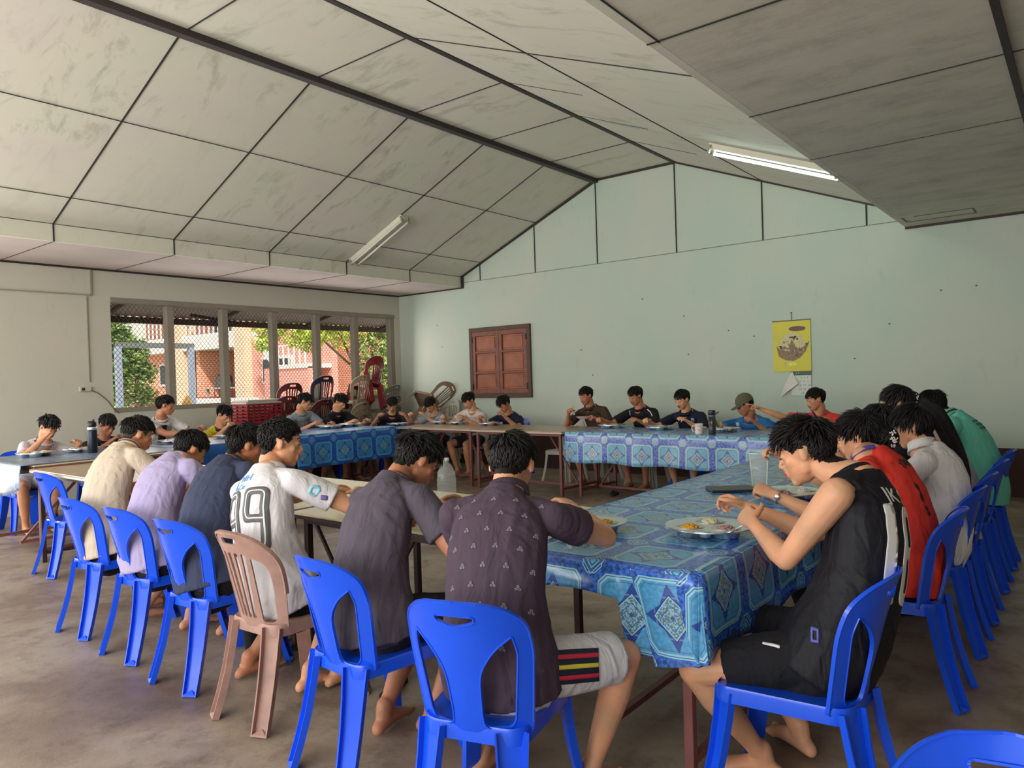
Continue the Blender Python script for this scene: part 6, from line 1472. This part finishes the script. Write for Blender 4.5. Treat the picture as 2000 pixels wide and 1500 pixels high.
# ------------------------------------------------------------------ trays, cups, bottles on the tables
M_STEEL = mat('stainless_steel', (216, 224, 230), .26, .88); M_RICE = mat('pale_rice', (214, 206, 196), .7, var=.1, vscale=90, bump=.003, bscale=160); M_PRICE = mat('purple_rice', (164, 128, 134), .7, var=.25, vscale=120)
def tray_proto(r=.18):
    t = thing('steel_tray', 'x', 'tray'); b = MB()
    out = [(r * math.cos(2 * PI * i / 48), r * math.sin(2 * PI * i / 48) * .94) for i in range(48)]
    wells = [(-.072, -.045, .062), (.075, -.045, .062), (.0, .085, .066)]
    holes = [[(x + q * math.cos(2 * PI * i / 20), y + q * math.sin(2 * PI * i / 20)) for i in range(20)] for x, y, q in wells] + [[(.0 + .026 * math.cos(2 * PI * i / 12), -.125 + .026 * math.sin(2 * PI * i / 12)) for i in range(12)]]
    def mp(u, v): q = math.hypot(u, v / .94) / r; return V((u, v, .036 + .004 * max(0, q - .9) * 10)), V((0, 0, 1))
    v, f = panel(out, holes, mp, .0012, .025); b.add(v, f)
    n = 48; vs = []
    for s_, z in ((1.0, .040), (1.012, .041), (1.012, .036), (1.0, .0385)): vs += [(x * s_, y * s_, z) for x, y in out]
    b.add(vs, [(k * n + i, k * n + (i + 1) % n, (k + 1) * n + (i + 1) % n, (k + 1) * n + i) for k in range(3) for i in range(n)])
    smooth_by_angle(b.obj('tray_rim', M_STEEL, t), .7)
    for x, y, q in wells + [(.0, -.125, .026)]:
        b = MB(); dpt = .001 if q > .05 else .014; b.lathe([(q, .0365), (q * .97, .030), (q * .86, dpt + .003), (q * .78, dpt), (0, dpt)][::1], (x, y, 0), 28); b.obj('tray_well', M_STEEL, t, True)
    return t
TRAY = tray_proto()
def food(tr, mats, seed):
    rnd = random.Random(seed)
    for (x, y, q), m_ in zip([(-.072, -.045, .05), (.075, -.045, .05), (.0, .085, .054)], mats):
        if m_ is None: continue
        b = MB(); b.ell((x, y, .018), q * .78, q * .72, .030, nu=18, nv=8)
        for _ in range(60):
            a = rnd.uniform(0, 2 * PI); rr_ = q * .8 * math.sqrt(rnd.random()); h = .019 + .030 * math.sqrt(max(0, 1 - (rr_ / q / .8) ** 2)); b.ell((x + rr_ * math.cos(a), y + rr_ * math.sin(a), h), .0065, .0045, .0045, nu=6, nv=4)
        o = b.obj('food_portion', m_, None, True); o.matrix_world = Matrix.Translation(tr.location) @ Matrix.Rotation(tr.rotation_euler.z, 4, 'Z')
        o['_f'] = 1; yield o
M_CURRY = mat('yellow_curry', (212, 158, 44), .4, var=.3, vscale=60); M_SPROUT = mat('pale_noodle', (206, 200, 160), .4, var=.2, vscale=80); M_GREEN = mat('green_brown_greens', (92, 96, 52), .5, var=.4, vscale=60)
trays = [(-1.30, 2.98, ZT1 + .004, .3, 'large steel compartment tray of purple rice and yellow curry in front of the black vest', (M_CURRY, M_PRICE, M_SPROUT)),
 (-1.30, 4.02, ZT1 + .004, 1.2, 'steel compartment tray in front of the coral red jersey', (M_PRICE, M_RICE, None)),
 (-4.88, 8.26, ZT3 + .004, .2, 'steel tray in front of the black tee with white piping', (M_RICE, M_CURRY, None)), (-4.12, 8.10, ZT3 + .004, 1.5, 'steel tray in front of the navy polo with a crest', (M_RICE, M_GREEN, None)),
 (-3.28, 8.02, ZT3 + .004, .9, 'steel tray in front of the cap wearer', (M_RICE, M_CURRY, M_GREEN)), (-7.66, 8.36, ZT3 + .001, .4, 'steel tray in front of the off white tee', (M_RICE, M_GREEN, None)),
 (-6.98, 8.30, ZT3 + .001, 2.0, 'steel tray in front of the navy tee under the shutter', (M_RICE, M_CURRY, None)), (-8.10, 8.42, ZT3 + .001, .1, 'steel tray in front of the grey patterned shirt', (M_RICE, M_CURRY, None)),
 (-8.66, 8.06, ZT3 - .012, .7, 'steel tray at the table corner of the black jersey with white bands', (M_RICE, None, M_GREEN)), (-8.52, 6.62, ZT2 + .004, .5, 'steel tray in front of the grey melange tee', (M_RICE, M_CURRY, None)),
 (-8.54, 6.98, ZT2 + .004, 1.9, 'steel tray in front of the black open collared shirt', (M_RICE, M_GREEN, None)), (-8.46, 5.02, ZT2 + .004, .5, 'steel tray in front of the mustard yellow tee', (M_RICE, M_CURRY, None)),
 (-8.42, 4.30, ZT2 + .004, 1.1, 'steel tray in front of the white patterned jersey', (M_RICE, M_GREEN, None)), (-8.44, 3.74, ZT2 + .004, .5, 'steel tray in front of the black tee, behind the dark bottle', (M_RICE, M_GREEN, None)),
 (-8.42, 3.30, ZT2 + .004, .9, 'farther of the two steel trays by the white lilac tee', (M_RICE, M_CURRY, None)), (-8.38, 2.86, ZT2 + .004, .2, 'nearer of the two steel trays by the white lilac tee', (M_CURRY, M_RICE, M_SPROUT)),
 (-4.55, 2.98, ZT2 - .03, .4, 'steel tray on the near row table in front of the lavender tee', (M_RICE, M_GREEN, None)), (-2.42, 2.72, ZT1 + .001, .8, 'steel tray on the near row table under the bowed dark grey tee', (M_RICE, M_CURRY, None)),
 (-1.80, 2.80, ZT1 + .004, .8, 'steel tray on the blue cloth in front of the printed plum shirt', (M_RICE, M_CURRY, None)),
 (-1.32, 5.0, ZT1 + .004, .8, 'steel tray on the blue cloth in front of the white blouse', (M_RICE, M_CURRY, None))]
for i, (x, y, z, rz, lab, ms) in enumerate(trays):
    if i == 0: t = TRAY; t.location = (x, y, z); t.rotation_euler = (0, 0, rz); t['label'] = lab
    else: t = dup(TRAY, (x, y, z), rz, lab)
    t['group'] = 'steel compartment trays'
TR = [o for o in COL.objects if o.name.startswith('steel_tray')]
names = {id(M_CURRY): ('yellow curry', 'curry'), id(M_PRICE): ('purple rice', 'rice'), id(M_RICE): ('white rice', 'rice'), id(M_SPROUT): ('pale noodles', 'noodles'), id(M_GREEN): ('dark greens', 'vegetables')}
for t, (x, y, z, rz, lab, ms) in zip(sorted(TR, key=lambda o: o.name), trays):
    mm = [m_ for m_ in ms if m_]
    for o, m_ in zip(food(t, ms, hash(lab) % 1000 if False else len(lab)), mm):
        nm, ct = names[id(m_)]; o.name = ct + '_helping'; del o['_f']; which = nm + ' on the ' + lab.replace('on the near row table ', '').replace('steel tray in front of the ', 'tray before the ').replace('on the blue cloth ', '').replace('steel compartment tray of purple rice and yellow curry', 'steel tray').replace('steel compartment tray', 'steel tray')
        tag(o, ' '.join(which.split()[:16]), ct, 'helpings of food on the trays')
# spoons standing in trays or held
def spoon(loc, rot, lab, m=None):
    b = MB(); b.ell((0, 0, 0), .014, .022, .005, nu=12, nv=6); b.tube([(0, .02, .001), (0, .06, .006), (0, .13, .002)], [.0028, .0024, .0034], 6)
    o = b.obj('spoon', m or M_STEEL, None, True); o.location = loc; o.rotation_euler = rot; return tag(o, lab, 'spoon', 'spoons')
spoon((-1.17, 2.90, ZT1 + .045), (R_(20), 0, R_(-60)), 'steel spoon lying in the nearest tray by the purple rice')
spoon((-5.52, 8.36, .985), (R_(50), 0, R_(40)), 'steel spoon in the hand of the brown polo over the pink plate')
spoon((-3.36, 8.14, ZT3 + .08), (R_(-50), 0, R_(20)), 'steel spoon held over the tray by the cap wearer')
spoon((-8.66, 5.14, 1.03), (R_(30), 0, R_(60)), 'pale spoon held at the mouth by the mustard yellow tee', mat('white_spoon', (220, 216, 210), .3))
b = MB(); b.lathe([(.0, .0), (.05, .0), (.06, .006), (.098, .030), (.105, .034), (.103, .036), (.06, .011), (.0, .006)], (0, 0, 0), 30); o = b.obj('pink_plate', mat('pale_pink_melamine', (224, 190, 196), .3), None, True); o.location = (-5.33, 8.30, .915); tag(o, 'pale pink plate held up by the person in the dark brown polo', 'plate')
# bottles and cups
t = thing('thermos_bottle', 'dark blue black steel bottle with a silver band on the near left table', 'bottle', (-8.14, 3.30, ZT2 + .004)); mb_ = mat('dark_petrol_metal', (30, 40, 52), .35, .4)
b = MB(); b.lathe([(.0, 0), (.044, 0), (.047, .006), (.047, .225), (.044, .235)], (0, 0, 0), 26); b.obj('bottle_body', mb_, t, True)
b = MB(); b.lathe([(.044, .235), (.046, .238), (.046, .262), (.041, .268)], (0, 0, 0), 26); b.obj('bottle_band', M_STEEL, t, True)
b = MB(); b.lathe([(.040, .268), (.043, .275), (.043, .315), (.030, .326), (0, .326)], (0, 0, 0), 24); b.tube([(.02, .0, .32), (.045, 0, .345), (.06, 0, .335)], .006, 6); b.obj('bottle_lid', mat('black_plastic_lid', (22, 24, 28), .4), t, True)
t = thing('vacuum_flask', 'slim dark grey flask standing beside the white mug on the light blue cloth', 'bottle', (-3.24, 7.60, ZT3 + .004)); mb2 = mat('dark_grey_flask', (58, 58, 66), .35, .3)
b = MB(); b.lathe([(0, 0), (.036, 0), (.038, .004), (.038, .20)], (0, 0, 0), 24); b.obj('flask_body', mb2, t, True); b = MB(); b.lathe([(.0385, .201), (.0385, .206)], (0, 0, 0), 24); b.obj('flask_ring', M_STEEL, t, True)
b = MB(); b.lathe([(.038, .207), (.038, .258), (.034, .264), (0, .264)], (0, 0, 0), 24); b.obj('flask_lid', mb2, t, True)
txt('14', .05, mat('flask_print', (150, 150, 158), .5), t, Matrix.Translation((-.004, -.0395, .13)) @ Matrix.Rotation(PI / 2, 4, 'X'), 'flask_print')
t = thing('mug', 'white mug with faint red print beside the slim grey flask', 'mug', (-3.40, 7.62, ZT3 + .004), .3); mw = mat('white_ceramic', (226, 214, 208), .25)
b = MB(); b.lathe([(0, 0), (.040, 0), (.043, .01), (.044, .115), (.041, .115), (.040, .012), (0, .010)], (0, 0, 0), 26); b.obj('mug_body', mw, t, True); b = MB(); b.tube([(-.042, 0, .095), (-.07, 0, .09), (-.078, 0, .06), (-.068, 0, .032), (-.042, 0, .025)], .006, 8); b.obj('mug_handle', mw, t, True)
b = MB(); b.box(-.02, .022, -.0455, -.0445, .088, .094); b.box(-.018, .012, -.0455, -.0445, .05, .055); b.box(-.01, .018, -.0455, -.0445, .036, .040); b.obj('mug_print', mat('faint_red_print', (196, 120, 104), .5), t)
def glass_mat(name, c=(235, 240, 238), rough=.05):
    m = mat(name, c, rough, spec=.8); m.node_tree.nodes['Principled BSDF'].inputs['Alpha'].default_value = .20; return m
G1 = glass_mat('clear_plastic', (228, 236, 234), .08)
t = thing('water_bottle', 'large clear ribbed plastic water bottle between the dark grey tee and the plum shirt', 'bottle', (-2.60, 2.74, ZT1 + .001))
pr = [(0, 0), (.044, 0), (.048, .008)] + [(.050 if i % 2 else .0465, .02 + i * .013) for i in range(15)] + [(.046, .225), (.028, .262), (.0145, .275), (.0145, .292)]
b = MB(); b.lathe(pr, (0, 0, 0), 30); b.obj('bottle_body', G1, t, True); b = MB(); b.lathe([(.0165, .284), (.0165, .300), (0, .300)], (0, 0, 0), 18); b.obj('bottle_cap', mat('white_cap', (230, 230, 228), .4), t, True)
t = thing('plastic_tumbler', 'tall clear tumbler with pale edges beside the tray of the coral red jersey', 'cup', (-1.55, 4.30, ZT1 + .004))
b = MB(); b.lathe([(0, .0), (.045, .0), (.058, .205), (.0565, .205), (.0435, .004), (0, .004)], (0, 0, 0), 28); b.obj('tumbler_body', G1, t, True)
b = MB(); b.tube([V((.0585 * math.cos(a), .0585 * math.sin(a), .206)) for a in [2 * PI * i / 28 for i in range(29)]], .003, 6, cap=False); b.obj('tumbler_rim', mat('frosted_edge', (216, 222, 214), .3), t, True)
b = MB(); b.tube([(.045, -.012, .002), (.059, -.012, .205)], .0035, 6); b.obj('tumbler_seam', mat('frosted_edge', (216, 222, 214)), t); b = MB(); b.tube([(-.044, .01, .002), (-.058, .01, .205)], .0035, 6); b.obj('tumbler_seam', mat('frosted_edge', (216, 222, 214)), t)
b = MB(); b.box(-.13, .13, -.085, .085, 0, .016); o = bevel(b.obj('notebook', mat('black_cover', (34, 40, 42), .4), None), .004); o.location = (-1.66, 4.14, ZT1 + .004); o.rotation_euler = (0, 0, R_(36)); tag(o, 'thin black notebook lying on the blue cloth before the tumbler', 'notebook')
b = MB(); b.box(-.13, .13, -.09, .09, 0, .003); o = b.obj('paper_sheet', mat('white_sheet', (214, 214, 210), .5), None); o.location = (-1.98, 2.62, ZT1 + .004); o.rotation_euler = (0, 0, .2); tag(o, 'white paper sheet on the blue cloth by the plum shirt elbow', 'paper')
# footwear on the floor
def sandal(x, y, rz, lab, m):
    t = thing('sandal', lab, 'sandal', (x, y, 0), rz, 'sandals under the tables'); out = roundpoly([(-.035, -.13), (.03, -.13), (.038, .02), (.048, .12), (.0, .145), (-.045, .12), (-.03, .0)], .03, 5)
    v, f = panel(out, [], lambda u, w2: (V((u, w2, .011)), V((0, 0, 1))), .02, .04); b = MB(); b.add(v, f); b.obj('sole', m, t)
    b = MB(); b.tube([(-.038, .02, .02), (-.022, .055, .042), (0, .085, .026)], .006, 6); b.tube([(.038, .02, .02), (.022, .055, .042), (0, .085, .026)], .006, 6); b.obj('strap', m, t, True)
ms = mat('black_rubber', (26, 26, 28), .6)
sandal(-4.12, 2.62, R_(60), 'black flip flop beneath the lavender tee', ms); sandal(-3.68, 2.52, R_(80), 'black flip flop beneath the navy tee near the brown chair', ms); sandal(-2.70, 2.42, R_(30), 'black flip flop under the dark grey tee', ms)
sandal(-4.70, 7.95, R_(20), 'dark sandal under the back row near the table brace', ms)
t = thing('sports_shoe', 'green and white striped sports shoe behind the brown chair leg', 'shoe', (-3.62, 2.30, 0), R_(20))
b = MB(); b.loft([((0, -.11, .045), V((1, 0, 0)), V((0, 0, 1)), .035, .040), ((0, -.02, .045), V((1, 0, 0)), V((0, 0, 1)), .038, .042), ((0, .08, .034), V((1, 0, 0)), V((0, 0, 1)), .045, .028), ((0, .14, .026), V((1, 0, 0)), V((0, 0, 1)), .038, .020)], 16); b.obj('upper', mat('green_white_knit', (70, 120, 70), .7, var=.5, vscale=45), t, True)
b = MB(); b.box(-.042, .042, -.14, .165, .0, .018); bevel(b.obj('sole', mat('white_rubber', (206, 206, 200), .6), t), .008)
b = MB(); b.loft([((0, -.085, .08), V((1, 0, 0)), V((0, 1, 0)), .030, .036), ((0, -.09, .19), V((1, 0, 0)), V((0, 1, 0)), .038, .040)], 14); b.obj('ankle_sock', mat('black_sock', (26, 26, 30), .9), t, True)
